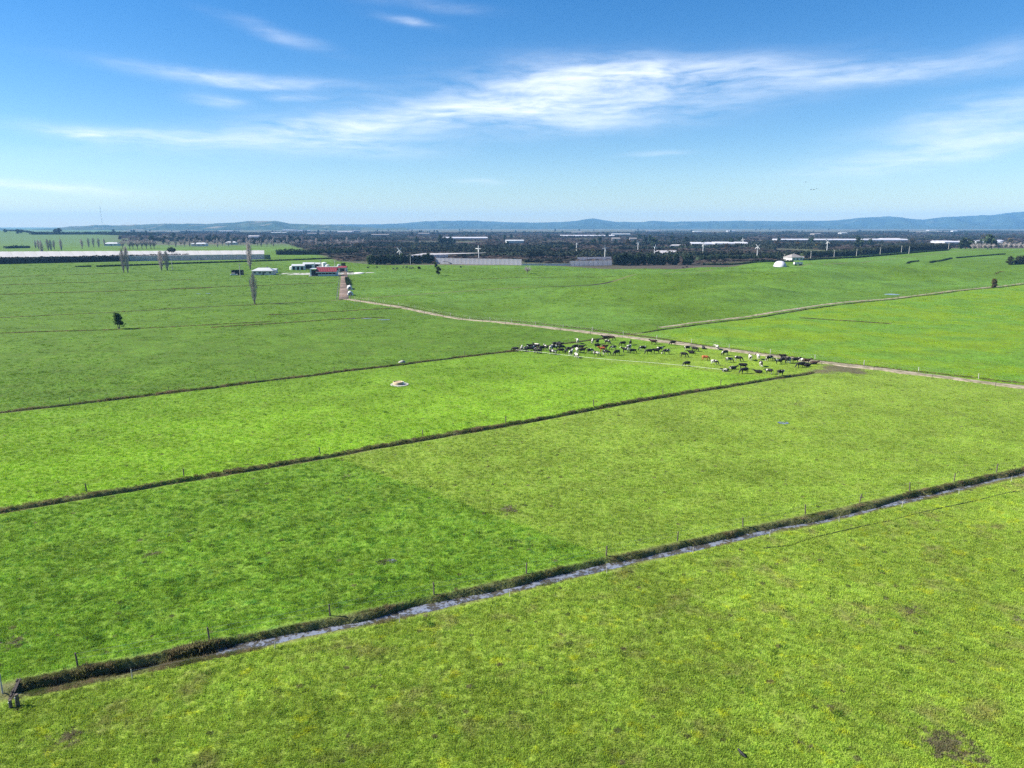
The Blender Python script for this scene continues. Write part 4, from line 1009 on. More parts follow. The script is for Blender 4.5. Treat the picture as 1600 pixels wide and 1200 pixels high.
tank(512, 420, 1.5, 2.8, 'shorter pale round tank right of the tall tank')
tank(530, 421, 1.4, 3.4, 'narrow steel feed silo at the right end of the red shed', 'steel', 'feed_silo')
tank(456, 421.5, 1.6, 2.2, 'low pale round tank at the left end of the farm sheds')
# brown pens at the head of the race
px_, py_ = G(537, 428); t = thing('yard_pen', 'brown railed holding pen at the top of the cattle race', 'pen', (px_, py_, gz1(px_, py_)), 0)
for k in range(4):
    for sx in (-3.6, 3.6): link('rail_post', MB().box((sx, k * 4, .7), (.16, .16, 1.8)).mesh('rail_post', M['wood']), t)
for zz in (.5, .9, 1.3):
    for sx in (-3.6, 3.6): link('rail', MB().box((sx + .12, 6, zz), (.07, 12.2, .1)).mesh('rail', M['wood']), t)
x, y = G(537, 421.5); tree('yard_tree', 'small dark tree behind the yard at the head of the race', x, y, leafy_mesh(5.5, 3.8, np.random.default_rng(70), 'conifer', .6, 10, .2))
# cream house and black shed
x, y = G(413, 429.2); small_house(x, y, 13.5, 8.5, 2.8, math.radians(3), 'low cream house with pale roof and dark windows by the tall poplar', 'cream', 'paleroof', win=4)
gable_shed(429, 426.6, 3.4, 4.5, 2.2, .05, 'small white garage with a dark door beside the cream house', 'white', openn=1)
x, y = G(371.5, 429.6); t = thing('black_shed', 'black open-fronted shed left of the cream house', 'shed', (x, y, gz1(x, y)), .03)
link('back_wall', MB().box((0, 2.4, 1.5), (6.6, .15, 3.2)).mesh('back_wall', M['black']), t)
for sx in (-3.25, 3.25): link('side_wall', MB().box((sx, 0, 1.5), (.15, 4.6, 3.2)).mesh('side_wall', M['black']), t)
rf = link('roof', MB().box((0, 0, 0), (7.2, 5.6, .16)).mesh('roof', M['black']), t, (0, 0, 3.3)); rf.rotation_euler = (-.06, 0, 0)
for sx in (-1.1, 1.1): link('post', MB().box((sx, -2.3, 1.5), (.18, .18, 3.2)).mesh('post', M['wood']), t)
def vehicle(px, py, rz, label, name, L=4.6, Wd=1.8, Hh=1.7, mat='white'):
    x, y = G(px, py); t = thing(name, label, 'vehicle', (x, y, gz1(x, y)), rz)
    link('body', MB().prism([(-L / 2, .35), (L / 2, .35), (L / 2, .85), (L * .25, .98), (L * .12, Hh), (-L * .25, Hh), (-L * .3, 1.0), (-L / 2, .95)], -Wd / 2, Wd / 2).mesh('body', M[mat]), t)
    link('windscreen', MB().add([(L * .245, -Wd * .42, 1.02), (L * .245, Wd * .42, 1.02), (L * .135, Wd * .40, Hh - .08), (L * .135, -Wd * .40, Hh - .08), (L * .265, -Wd * .42, 1.02), (L * .265, Wd * .42, 1.02), (L * .155, Wd * .40, Hh - .08), (L * .155, -Wd * .40, Hh - .08)], [(3, 2, 1, 0), (4, 5, 6, 7), (0, 1, 5, 4), (2, 3, 7, 6), (1, 2, 6, 5), (3, 0, 4, 7)]).mesh('windscreen', M['glass']), t)
    for sy in (-1, 1): link('side_window', MB().box((-L * .06, sy * (Wd / 2 + .01), (1.0 + Hh) / 2), (L * .3, .03, Hh - 1.15)).mesh('side_window', M['glass']), t)
    wm = MB().tube([(0, -.11, 0), (0, .11, 0)], .34, 12).mesh('wheel', M['rubber'])
    for sx in (-.32, .32):
        for sy in (-1, 1): link('wheel', wm, t, (sx * L, sy * (Wd / 2 - .06), .34))
vehicle(365.5, 430.6, .3, 'white utility vehicle parked in front of the black shed', 'parked_utility')
# hutches beside the race, silage stack
def hutch(px, py, L, label, rz):
    x, y = G(px, py); t = thing('calf_hut', label, 'hut', (x, y, gz1(x, y)), rz)
    n = 9; prof = [(1.3 * math.cos(math.pi * k / n), 1.75 * math.sin(math.pi * k / n)) for k in range(n + 1)]
    link('shell', MB().prism(prof, -L / 2, L / 2).mesh('shell', M['white']), t)
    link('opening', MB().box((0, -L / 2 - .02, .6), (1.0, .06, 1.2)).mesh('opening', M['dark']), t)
    for k in range(4): link('hoop', MB().tube([(1.33 * math.cos(math.pi * j / n), -L / 2 + L * (k + .5) / 4, 1.78 * math.sin(math.pi * j / n)) for j in range(n + 1)], .05, 4).mesh('hoop', M['steel']), t)
hutch(546.5, 451.5, 9, 'larger white calf hut beside the brown cattle race', math.radians(14))
hutch(547.5, 461, 5, 'smaller white calf hut nearer the foot of the cattle race', math.radians(14))
hedge(G(544.5, 446), G(542, 436), 1.8, 2.0, 'short dark green hedge on the right of the cattle race', mat='lowhedge', size=.5, seed=51)
def dome(px, py, rx, ry, hh, label, name, mat, cat):
    x, y = G(px, py); t = thing(name, label, cat, (x, y, gz1(x, y)))
    V = []; F = []; nu, nv = 28, 9
    for j in range(nv):
        p = j / nv * math.pi / 2
        for i in range(nu): a = 2 * math.pi * i / nu; V.append((rx * math.cos(a) * math.cos(p) ** .8, ry * math.sin(a) * math.cos(p) ** .8, hh * math.sin(p) + .12 * float(vnoise(i * .9, j * .8, 3))))
    V.append((0, 0, hh))
    for j in range(nv - 1):
        for i in range(nu): F.append((j * nu + i, j * nu + (i + 1) % nu, (j + 1) * nu + (i + 1) % nu, (j + 1) * nu + i))
    for i in range(nu): F.append(((nv - 1) * nu + i, (nv - 1) * nu + (i + 1) % nu, nv * nu))
    link('cover', mesh_from('cover', V, F, True, (M[mat],)), t)
    link('edge_weight', MB().tube([(rx * 1.02 * math.cos(2 * math.pi * i / 24), ry * 1.02 * math.sin(2 * math.pi * i / 24), .12) for i in range(25)], .16, 5, False).mesh('edge_weight', M['rubber']), t)
    return t
dome(1218.5, 417, 4.7, 7, 4.8, 'pale rounded covered dome standing in the far paddock edge', 'covered_dome', 'tarp', 'dome')
dome(561, 427.5, 3.6, 4.0, .9, 'low white-covered silage stack right of the yard', 'silage_stack', 'white', 'stack')
# old stock truck beside dome, house behind it
x, y = G(1247, 414.8); t = thing('stock_trailer', 'pale slatted stock trailer parked right of the pale dome', 'trailer', (x, y, gz1(x, y)), .05)
link('deck', MB().box((0, 0, .95), (7.0, 2.3, .2)).mesh('deck', M['wood']), t)
for k in range(8): link('slat', MB().box((-3.05 + k * .87, -1.1, 1.9), (.6, .1, 1.7)).mesh('slat', M['tarp']), t)
for k in range(8): link('slat', MB().box((-3.05 + k * .87, 1.1, 1.9), (.6, .1, 1.7)).mesh('slat', M['tarp']), t)
link('headboard', MB().box((-3.45, 0, 1.9), (.1, 2.2, 1.8)).mesh('headboard', M['white']), t)
wm = MB().tube([(0, -.15, 0), (0, .15, 0)], .45, 12).mesh('wheel', M['rubber'])
for sx in (-2.2, 1.4, 2.5):
    for sy in (-1, 1): link('wheel', wm, t, (sx, sy * .9, .45))
link('drawbar', MB().box((-4.4, 0, .75), (1.9, .14, .14)).mesh('drawbar', M['steel']), t)
x, y = G(1239, 407.5); small_house(x, y, 12, 12, 3.4, .3, 'house with big grey hipped roof behind the pale dome', 'white', 'greyroof', win=3)
x, y = G(1249, 407); gable_shed(1249, 407, 6, 5, 2.6, .1, 'little pale-roofed shed at the right end of grey-roofed house', 'cream', openn=1)
# power poles
def pole(px, py, Hh, label, group, mat='palewood'):
    x, y = G(px, py); t = thing('power_pole', label, 'power pole', (x, y, gz1(x, y)), .3, group)
    link('pole', MB().tube([(0, 0, -.5), (0, 0, Hh)], [.26, .18], 8).mesh('pole', M[mat]), t)
    link('crossarm', MB().box((0, 0.28, Hh - .7), (2.2, .14, .16)).mesh('crossarm', M['wood']), t)
    for k in (-.9, 0, .9): link('insulator', MB().tube([(k, .28, Hh - .61), (k, .28, Hh - .35)], [.06, .09], 6).mesh('insulator', M['white']), t)
for i, (px, py, Hh) in enumerate([(1225.5, 408.5, 6.5), (1266.5, 405.5, 8), (1303, 402.3, 7), (1338, 400.5, 7.5), (1375, 398.2, 7.5), (1408, 396.8, 8.5), (1420, 396.5, 7.5), (1481.5, 391.6, 9)]):
    pole(px, py, Hh, 'pale power pole, %s from the left in the line over the rise' % ordw(i), 'power poles over the rise')
pole(375.5, 432.5, 8.5, 'slim power pole standing right in front of the black shed', None)
pole(524, 426.5, 8.5, 'slim power pole at the right end of the red-roofed shed', None)
pole(501.5, 423, 8.5, 'slim power pole behind the red-roofed shed', None)
pole(269.5, 421.5, 9, 'slim power pole beside the stubby poplar pair', None)
pole(641.5, 413.5, 9, 'slim pale pole in front of the conifer row', None)

# ------------------------------------------------------------------ fences
POSTM = {}
def post_mesh(Hh, r, mat):
    k = (round(Hh, 2), r, mat)
    if k not in POSTM: POSTM[k] = MB().tube([(0, 0, -.4), (0, 0, Hh - .03), (0, 0, Hh)], [r * 1.05, r, r * .8], 8).mesh('post', M[mat])
    return POSTM[k]
def fence(pts, Hh, label, r=.075, mat='wood', wires=(.92, .55), wmat='wire', wr=.006, sag=.04, seed=0, lean=.05, name='wire_fence', cat='fence', zf=gz):
    rr = np.random.default_rng(seed); o = pts[0]; z0 = float(zf(np.array([o[0]]), np.array([o[1]]))[0])
    t = thing(name, label, cat, (o[0], o[1], z0)); tops = []
    for p in pts:
        z = float(zf(np.array([p[0]]), np.array([p[1]]))[0]) - z0; hv = Hh * rr.choice([.92, 1.0, 1.06])
        b = link('post', post_mesh(hv, r, mat), t, (p[0] - o[0], p[1] - o[1], z)); b.rotation_euler = (rr.normal() * lean, rr.normal() * lean, rr.uniform(0, 6))
        tops.append((p[0] - o[0], p[1] - o[1], z))
    for f in wires:
        L = []
        for a, b in zip(tops, tops[1:]):
            for k in range(3):
                s_ = k / 3; L.append((a[0] + (b[0] - a[0]) * s_ + r, a[1] + (b[1] - a[1]) * s_, a[2] + (b[2] - a[2]) * s_ + Hh * f - sag * math.sin(math.pi * s_)))
        L.append((tops[-1][0] + r, tops[-1][1], tops[-1][2] + Hh * f))
        link('wire', MB().tube(L, wr, 4, False).mesh('wire', M[wmat]), t)
    return t
near = [G(px, py) for px, py in [(100, 1064), (318, 1014), (509, 978), (676, 941), (823, 909), (951, 883), (1066, 860), (1172, 838), (1270, 816), (1359, 798), (1439, 780), (1512, 765), (1582, 751)]]
near = [(x, float(dr_y(1, x)) + 1.55) for x, _ in near + [(near[-1][0] + 8 * k, 0) for k in (1, 2, 3)]]
fence(near, 1.15, 'dark post and wire fence on the far bank of the near drain', .065, 'wood', seed=1)
ns = [(p[0] + 4.6, p[1] + 1.9) for p in near]
ns = [(x, float(dr_y(1, x)) - 1.7 / float(dr_cos(1, x))) for x in np.arange(-27.5, 80, 9.1)]
fence(ns, .72, 'thin stake fence along the near side of the wet drain', .03, 'palewood', (.9,), seed=2)
d2 = [G(px, py) for px, py in [(122, 778), (282, 749), (499, 712), (658, 688), (790, 664), (930, 641), (1040, 621), (1130, 605)]]
fence([(p[0], max(p[1], float(dr_y(2, p[0])) + 1.9)) for p in d2], 1.15, 'dark post fence along the middle drain', .07, 'wood', (.9,), seed=3)
d3 = [(x, float(dr_y(3, x)) + 2.0) for x in np.arange(-110, 28, 14.0)]
fence(d3, 1.0, 'sparse post fence along the third drain left of the herd', .05, 'wood', (.9,), seed=4)
def along(pts, off, step, a0=0.0, a1=1e9):
    P = [Vector(p) for p in pts]; out = []; acc = 0; nxt = a0
    for a, b in zip(P, P[1:]):
        L = (b - a).length; u = (b - a) / L; n = Vector((-u.y, u.x))
        while nxt <= acc + L and nxt <= a1:
            q = a + u * (nxt - acc) + n * off; out.append((q.x, q.y)); nxt += step
        acc += L
    return out
fence(along(TRACK, 3.3, 11.5, 4), 1.15, 'pale post fence along the far side of the farm track', .075, 'palewood', (.9, .5), seed=5, zf=gz0)
fence(along(TRACK, -3.3, 11.5, 8), 1.0, 'brown post fence along the near side of the farm track', .06, 'wood', (.9,), seed=6, zf=gz0)
fence(along(RACE, 3.0, 6, 0), 1.3, 'dark post rail fence on the left of the cattle race', .10, 'wood', (.9, .6, .3), wr=.02, seed=7, zf=gz0)
fence(along(RACE, -3.0, 6, 0), 1.3, 'dark post rail fence on the right of the cattle race', .10, 'wood', (.9, .6, .3), wr=.02, seed=8, zf=gz0)
d3b = [(x, float(dr_y(3, x)) + 2.4) for x in np.arange(46, 420, 22.0)]
fence(d3b, 1.15, 'post fence along the drain beside the side track', .06, 'wood', (.9,), seed=9)
fence(along(TAPE, 0, 9, 0), .85, 'white electric tape on thin standards below the grazing herd', .012, 'palewood', (.93,), 'tape', .022, seed=10, name='electric_tape_fence', zf=gz0)
# drain end at the left edge: board headwall, strainer and stay
hx = -35.2; hy = float(dr_y(1, hx)); t = thing('drain_headwall', 'dark plank headwall closing the near drain at the left edge', 'headwall', (hx, hy, gz0(hx, hy).item()), math.atan2(.4, 1))
for k in range(7): link('plank', MB().box((random.uniform(-.04, .04), -1.1 + k * .37, -.42), (.10, .33, 1.0 + random.uniform(-.1, .1))).mesh('plank', M['board']), t)
link('top_rail', MB().box((.12, 0, .0), (.12, 2.6, .14)).mesh('top_rail', M['board']), t)
link('culvert_pipe', MB().tube([(-2.5, 0, -.65), (.35, 0, -.65)], .3, 12).mesh('culvert_pipe', M['concrete']), t)
for (px, py, Hh, rr_, mt, lb) in [(28, 1103, 0.9, .12, 'wood', 'thick weathered strainer post at the end of the near drain'), (4, 1083, 1.5, .05, 'palewood', 'tall thin pale post at the left edge above the drain end'), (17, 1106, .6, .1, 'wood', 'short dark stub post at the end of the near drain')]:
    x, y = G(px, py); t = thing('gate_post', lb, 'post', (x, y, gz1(x, y)))
    link('shaft', MB().tube([(0, 0, -.4), (.02, 0, Hh - .05), (.02, 0, Hh)], [rr_ * 1.1, rr_, rr_ * .85], 9).mesh('shaft', M[mt]), t)
    link('insulator', MB().tube([(0, -rr_ - .01, Hh * .8), (0, -rr_ - .07, Hh * .8)], .03, 6).mesh('insulator', M['white']), t)
# water pipe lying in the near paddock
pp = [G(px, py) for px, py in [(1192, 857), (1235, 852), (1270, 840), (1310, 831), (1345, 823), (1385, 815), (1430, 803), (1480, 792), (1530, 781), (1570, 771), (1620, 763)]]
tag(link('water_pipe', MB().tube([(x, y, float(gz0(np.array([x]), np.array([y]))[0]) + .03) for x, y in pp], .04, 7).mesh('water_pipe', M['black'])), 'thin black water pipe lying across the near paddock at right', 'pipe')
# trough
x, y = G(624, 601); t = thing('water_trough', 'round tan trough on a white pad alone in the lit strip', 'trough', (x, y, gz1(x, y)))
link('pad', MB().tube([(0, 0, -.1), (0, 0, .08), (0, 0, .1)], [1.95, 1.9, 1.7], 20).mesh('pad', M['concrete']), t)
rim = []; V = []; F = []
prof = [(1.02, .09), (1.05, .62), (.95, .66), (.9, .62), (.88, .25), (0.01, .25)]; n = 22
for r_, z_ in prof:
    V += [(r_ * math.cos(2 * math.pi * i / n) - .25, r_ * math.sin(2 * math.pi * i / n), z_) for i in range(n)]
for j in range(len(prof) - 1):
    for i in range(n): F.append((j * n + i, j * n + (i + 1) % n, (j + 1) * n + (i + 1) % n, (j + 1) * n + i))
link('basin', mesh_from('basin', V, F, True, (M['tan'],)), t)
link('water', MB().tube([(-.25, 0, .5), (-.25, 0, .52)], .87, 20).mesh('water', M['tan']), t)
link('ballcock_cover', MB().box((.75, .1, .34), (.5, .7, .5), .2, .8).mesh('ballcock_cover', M['white']), t)
x, y = G(628, 566.5); tag(link('boulder', MB().tube([(0, 0, -.1), (.05, 0, .25), (0, 0, .5)], [.7, .62, .25], 9).mesh('boulder', M['concrete'], True), None, (x, y, gz1(x, y)), .4, (1.3, .8, 1)), 'small grey boulder on the bank of the third drain', 'boulder')

# ------------------------------------------------------------------ cows
def skin_mesh(name, verts, edges, radii, root=0, levels=1):
    me = bpy.data.meshes.new(name); me.from_pydata(verts, edges, []); o = bpy.data.objects.new(name, me); COL.objects.link(o)
    md = o.modifiers.new('s', 'SKIN'); md.use_smooth_shade = True
    for v, r in zip(me.skin_vertices[0].data, radii): v.radius = r if hasattr(r, '__len__') else (r, r)
    me.skin_vertices[0].data[root].use_root = True
    sb_ = o.modifiers.new('d', 'SUBSURF'); sb_.levels = levels; sb_.render_levels = levels
    dg = bpy.context.evaluated_depsgraph_get(); dg.update()
    res = bpy.data.meshes.new_from_object(o.evaluated_get(dg)); res.name = name
    bpy.data.objects.remove(o, do_unlink=True)
    return res
def cow_mesh(pose):
    V = []; E = []; R = []
    def ch(pts, start=None):
        prev = start
        for (p, r) in pts:
            V.append(p); R.append(r); i = len(V) - 1
            if prev is not None: E.append((prev, i))
            prev = i
        return prev
    zb = 0.0 if pose != 'lie' else -.62
    ch([((-.05, 0, 1.02 + zb), (.36, .42)), ((.45, 0, 1.05 + zb), (.31, .38))]); mid, chest = 0, 1
    pel = ch([((-.62, 0, 1.12 + zb), (.33, .32)), ((-.86, 0, 1.14 + zb), (.24, .24))], mid) - 1
    if pose == 'graze': hd = [((.82, 0, 1.05), (.2, .24)), ((1.02, 0, .72), .15), ((1.14, 0, .45), (.13, .14)), ((1.24, 0, .27), .10), ((1.32, 0, .10), .085)]
    else: hd = [((.80, 0, 1.2 + zb), (.19, .25)), ((1.0, 0, 1.38 + zb), .15), ((1.2, 0, 1.47 + zb), (.13, .14)), ((1.38, 0, 1.38 + zb), .10), ((1.52, 0, 1.27 + zb), .085)]
    if pose == 'turn': hd = [((.80, .05, 1.12), (.19, .25)), ((.96, .25, 1.22), .15), ((1.05, .45, 1.26), (.13, .14)), ((1.08, .62, 1.16), .10), ((1.1, .75, 1.06), .085)]
    ch(hd, chest); poll = len(V) - 3
    pp = Vector(V[poll])
    for s_ in (-1, 1): ch([(tuple(pp + Vector((-.05, s_ * .15, .06))), .045), (tuple(pp + Vector((-.08, s_ * .27, .03))), .04)], poll)
    for s_ in (-1, 1):
        if pose == 'lie':
            ch([((.48, s_ * .22, .25), .12), ((.72, s_ * .26, .10), .075), ((.45, s_ * .28, .06), .06)], chest)
            ch([((-.55, s_ * .32, .28), .18), ((-.2, s_ * .42, .12), .09), ((-.55, s_ * .45, .06), .06)], pel)
        else:
            dxs = .07 * s_
            ch([((.46, s_ * .19, .74), (.12, .14)), ((.47 + dxs, s_ * .19, .42), .07), ((.45 + dxs, s_ * .19, .12), .05), ((.48 + dxs, s_ * .19, 0.02), .062)], chest)
            ch([((-.60, s_ * .22, .80), (.16, .2)), ((-.52 - dxs, s_ * .22, .64), .11), ((-.74 - dxs, s_ * .21, .44), .065), ((-.68 - dxs, s_ * .21, .12), .05), ((-.65 - dxs, s_ * .21, .02), .062)], pel)
    rump = pel + 1
    ch([((-1.02, 0, 1.1 + zb), .05), ((-1.08, 0, .75 + zb * .7), .03), ((-1.08, 0, .42 + zb * .5), .045)], rump)
    if pose != 'lie': ch([((-.38, 0, .66), .15)], mid)
    return skin_mesh('body', V, E, R, 0, 1)
COWM = {p: cow_mesh(p) for p in ('graze', 'stand', 'turn', 'lie')}
for m in COWM.values(): m.materials.append(COATS['K'][1])
HERD = [(805, 550, 'K', 'g', 180), (815, 549, 'W', 's', 80), (821, 549, 'P', 's', 60), (827, 549.5, 'K', 'g', 0), (830, 545.5, 'K', 's', 200), (834, 547, 'P', 's', 30), (838.5, 544.5, 'P', 's', 150), (836, 551, 'P', 's', 250), (842, 552.5, 'K', 'g', 170), (847, 548, 'K', 's', 10),
        (853, 547, 'P', 's', 120), (861, 547.5, 'W', 's', 70), (868, 541.5, 'K', 's', 0), (866, 547, 'P', 's', 190), (874, 542.5, 'K', 's', 330), (877, 546.5, 'K', 'g', 20), (863, 554, 'P', 'g', -35), (876, 551.5, 'K', 'g', 180), (884, 553, 'P', 's', 250), (890, 550, 'K', 's', 0),
        (892, 555.5, 'W', 's', 60), (900.5, 559, 'W', 'g', 290), (899, 546, 'K', 'g', 200), (908, 546.5, 'K', 's', 350), (902, 551, 'W', 's', 270), (910, 551.5, 'B', 's', 10), (922, 552, 'P', 'g', 15), (902.5, 536.8, 'W', 's', 90), (925.5, 537.5, 'W', 's', 80),
        (933.5, 537.5, 'K', 's', 60), (933, 544.3, 'K', 's', 190), (946, 531.7, 'K', 's', 180), (949, 537.6, 'P', 'g', -35), (955, 531.6, 'B', 'g', -10), (941, 549.5, 'R', 's', 190), (945, 546, 'B', 's', 0), (932, 556.5, 'P', 'g', -25), (947, 555, 'P', 'g', -15), (958, 546.8, 'P', 'g', 190),
        (973, 540.4, 'K', 'g', 190), (985, 539, 'K', 's', 80), (983, 546.5, 'W', 's', 40), (963.5, 555, 'K', 'g', 215), (977, 551, 'P', 's', 180), (988, 552.5, 'K', 'g', 5), (1004, 548.3, 'P', 'g', 195), (1014, 553.3, 'K', 'g', 190), (1025, 552.5, 'K', 's', 180), (1031.5, 549, 'P', 's', 10), (1041, 553.5, 'P', 'g', 190),
        (1021, 538.3, 'B', 's', 180), (1051, 539.3, 'K', 'g', 200), (1074, 547.5, 'P', 's', 20), (1085.5, 549, 'K', 'g', -40), (1080.5, 552.3, 'K', 'l', 180), (1099, 545, 'K', 'l', 90), (1120, 546.5, 'W', 's', 90), (1068.5, 558, 'K', 'g', -20), (1102, 563, 'R', 'g', -10), (1116, 570, 'W', 'g', -20), (1073, 572.5, 'K', 'g', 200),
        (1132.5, 555, 'P', 'g', 210), (1139, 566.5, 'P', 'g', 0), (1153.5, 564.5, 'P', 'g', -20), (1172, 563, 'W', 's', 85), (1184.5, 561.5, 'W', 's', 80), (1189, 572.7, 'P', 'g', 270), (1202, 563.8, 'P', 'g', 210), (1133, 580.5, 'P', 'l', 180), (1145, 577, 'P', 'l', 10), (1160.5, 576.5, 'K', 's', 170), (1162.5, 583.5, 'K', 'g', 195),
        (1185, 582.7, 'K', 'l', 180), (1201, 584.5, 'P', 's', 150), (1219.5, 587, 'P', 's', 10), (1216, 569, 'P', 's', 180), (1225, 566.5, 'K', 's', 0), (1223, 561.5, 'B', 's', 200), (1231.5, 568, 'P', 's', 30), (1243, 567, 'K', 's', 350), (1252, 567, 'W', 's', 90), (1260, 568.5, 'B', 's', 0), (1250.5, 574.5, 'K', 'g', 190), (1261, 572.7, 'K', 'l', 0), (1271.5, 569, 'B', 'l', 0)]
cnt = {}
POSE = {'g': ('graze', 'grazing'), 's': ('stand', 'standing'), 'l': ('lie', 'lying down')}
for i, (px, py, ct, ps, hd) in enumerate(sorted(HERD)):
    x, y = G(px, py); k = cnt.setdefault((ct, ps), 0); cnt[(ct, ps)] += 1
    pn, pw = POSE[ps]
    if ps == 's' and i % 3 == 0: pn = 'turn'
    lb = '%s cow %s in the herd, %s such cow from the left' % (COATS[ct][0], pw, ordw(k))
    o = link('cow', COWM[pn], None, (x, y, gz1(x, y) - .01), math.radians(hd + random.uniform(-8, 8)), random.uniform(.88, 1.0)); tag(o, lb, 'cow', 'dairy herd by the farm track')
    o.material_slots[0].link = 'OBJECT'; o.material_slots[0].material = COATS[ct][1]
for i, (px, py) in enumerate([(575, 419.8), (589, 419), (614.5, 421.6), (620.5, 421), (630, 419.3), (635.5, 419.2), (640.5, 420.4), (644.5, 420.4), (720, 419), (1067, 419.5), (1073, 418.6)]):
    x, y = G(px, py); o = link('cow', COWM['graze' if i % 2 else 'stand'], None, (x, y, gz1(x, y)), i * 1.3, 1.05)
    tag(o, 'far black cow, %s from the left of those near the white walls' % ordw(i), 'cow', 'far cattle near the white walls'); o.material_slots[0].link = 'OBJECT'; o.material_slots[0].material = COATS['K'][1]

# ------------------------------------------------------------------ birds
def bird_mesh(spread):
    V = [(-.12, 0, .10), (0, 0, .12), (.09, 0, .16), (.15, 0, .21), (.20, 0, .20), (-.27, 0, .07)]; E = [(0, 1), (1, 2), (2, 3), (3, 4), (0, 5)]; R = [.055, .075, .055, .042, .012, (.035, .012)]
    if spread:
        V += [(.02, .15, .15), (-.03, .34, .13), (.02, -.15, .15), (-.03, -.34, .13)]; E += [(1, 6), (6, 7), (1, 8), (8, 9)]; R += [(.012, .06), (.008, .03)] * 2
    else:
        V += [(0, .04, .06), (.01, .04, .01), (0, -.04, .06), (.01, -.04, .01)]; E += [(1, 6), (6, 7), (1, 8), (8, 9)]; R += [.012, .01, .012, .01]
    me = skin_mesh('bird', V, E, R, 1, 1); me.materials.clear(); me.materials.append(M['feather']); return me
B1, B2 = bird_mesh(False), bird_mesh(True)
x, y = G(1158, 1181); tag(link('bird', B1, None, (x, y, gz1(x, y) + .03), 2.2, 1.5), 'small black bird standing in the near paddock grass', 'bird')
for i, (px, py) in enumerate([(1259, 285), (1267, 297), (1271.5, 297), (1276, 295.5)]):
    d = ray(px, py); k = 330 / d[1]; o = link('flying_bird', B2, None, (d[0] * k, 330, CAM_H + d[2] * k), .8 * i, 1.5)
    tag(o, 'dark bird in flight, %s from the left of four above the hills' % ordw(i), 'bird', 'birds flying above the hills')

# ------------------------------------------------------------------ grass
def tuft_mesh(nb, rad, lo, hi, wd, r, lean=.6):
    V = []; F = []
    for i in range(nb):
        a = r.uniform(0, 6.283); q = rad * math.sqrt(r.uniform()); bx, by = q * math.cos(a), q * math.sin(a); L = r.uniform(lo, hi); b = r.uniform(0, 6.283)
        ln = lean * r.uniform(.3, 1) * L; ex, ey = ln * math.cos(a + r.normal() * .6), ln * math.sin(a + r.normal() * .6); wx_, wy_ = wd / 2 * math.cos(b), wd / 2 * math.sin(b); n = len(V)
        zt = math.sqrt(max(L * L - ln * ln, .01 * L * L))
        V += [(bx - wx_, by - wy_, -.02), (bx + wx_, by + wy_, -.02), (bx + ex * .4 + wx_ * .8, by + ey * .4 + wy_ * .8, zt * .62), (bx + ex * .4 - wx_ * .8, by + ey * .4 - wy_ * .8, zt * .62), (bx + ex, by + ey, zt)]
        F += [(n, n + 1, n + 2, n + 3), (n + 3, n + 2, n + 4)]
    return V, F
def scatter(name, P, S, tuft, mat, label, cat):
    """tufts on points: geometry nodes instance the tuft part of the mesh on its loose points"""
    TV, TF = tuft; nt_ = len(TV); V = np.concatenate([np.array(TV), P])
    me = bpy.data.meshes.new(name); me.vertices.add(len(V))
    me.vertices.foreach_set('co', V.astype(np.float32).ravel())
    L = [i for f in TF for i in f]; me.loops.add(len(L)); me.loops.foreach_set('vertex_index', np.array(L, np.int32))
    me.polygons.add(len(TF)); st = np.cumsum([0] + [len(f) for f in TF[:-1]]); me.polygons.foreach_set('loop_start', st.astype(np.int32)); me.polygons.foreach_set('loop_total', np.array([len(f) for f in TF], np.int32))
    me.update(calc_edges=True); me.materials.append(mat)
    a = me.attributes.new('is_tuft', 'BOOLEAN', 'POINT'); a.data.foreach_set('value', np.arange(len(V)) < nt_)
    s = me.attributes.new('tsize', 'FLOAT', 'POINT'); s.data.foreach_set('value', np.concatenate([np.ones(nt_), S]).astype(np.float32))
    o = link(name, me); tag(o, label, cat, kind='stuff')
    ng = bpy.data.node_groups.new(name, 'GeometryNodeTree')
    ng.interface.new_socket('Geometry', in_out='INPUT', socket_type='NodeSocketGeometry'); ng.interface.new_socket('Geometry', in_out='OUTPUT', socket_type='NodeSocketGeometry')
    N = ng.nodes; K = ng.links; gi = N.new('NodeGroupInput'); g_ = N.new('NodeGroupOutput')
    sp = N.new('GeometryNodeSeparateGeometry'); sp.domain = 'POINT'; na = N.new('GeometryNodeInputNamedAttribute'); na.data_type = 'BOOLEAN'; na.inputs['Name'].default_value = 'is_tuft'
    K.new(gi.outputs[0], sp.inputs[0]); K.new(na.outputs[0], sp.inputs['Selection'])
    ip = N.new('GeometryNodeInstanceOnPoints'); K.new(sp.outputs[1], ip.inputs['Points']); K.new(sp.outputs[0], ip.inputs['Instance'])
    rv = N.new('FunctionNodeRandomValue'); rv.data_type = 'FLOAT'; rv.inputs[2].default_value = 0; rv.inputs[3].default_value = 6.283
    cb = N.new('ShaderNodeCombineXYZ'); K.new(rv.outputs[1], cb.inputs[2]); e2 = N.new('FunctionNodeEulerToRotation'); K.new(cb.outputs[0], e2.inputs[0]); K.new(e2.outputs[0], ip.inputs['Rotation'])
    ns_ = N.new('GeometryNodeInputNamedAttribute'); ns_.data_type = 'FLOAT'; ns_.inputs['Name'].default_value = 'tsize'; K.new(ns_.outputs[0], ip.inputs['Scale'])
    K.new(ip.outputs[0], g_.inputs[0]); md = o.modifiers.new('grow', 'NODES'); md.node_group = ng
    return o
rg = np.random.default_rng(5)
def view_pts(n, D0, D1, p, tmax=.92):
    """ground points inside the wedge seen from the camera, denser close by"""
    u = rg.uniform(0, 1, n); Dd = (D0 ** p + (D1 ** p - D0 ** p) * u) ** (1 / p); t = rg.uniform(-tmax, tmax, n)
    return t * Dd, Dd
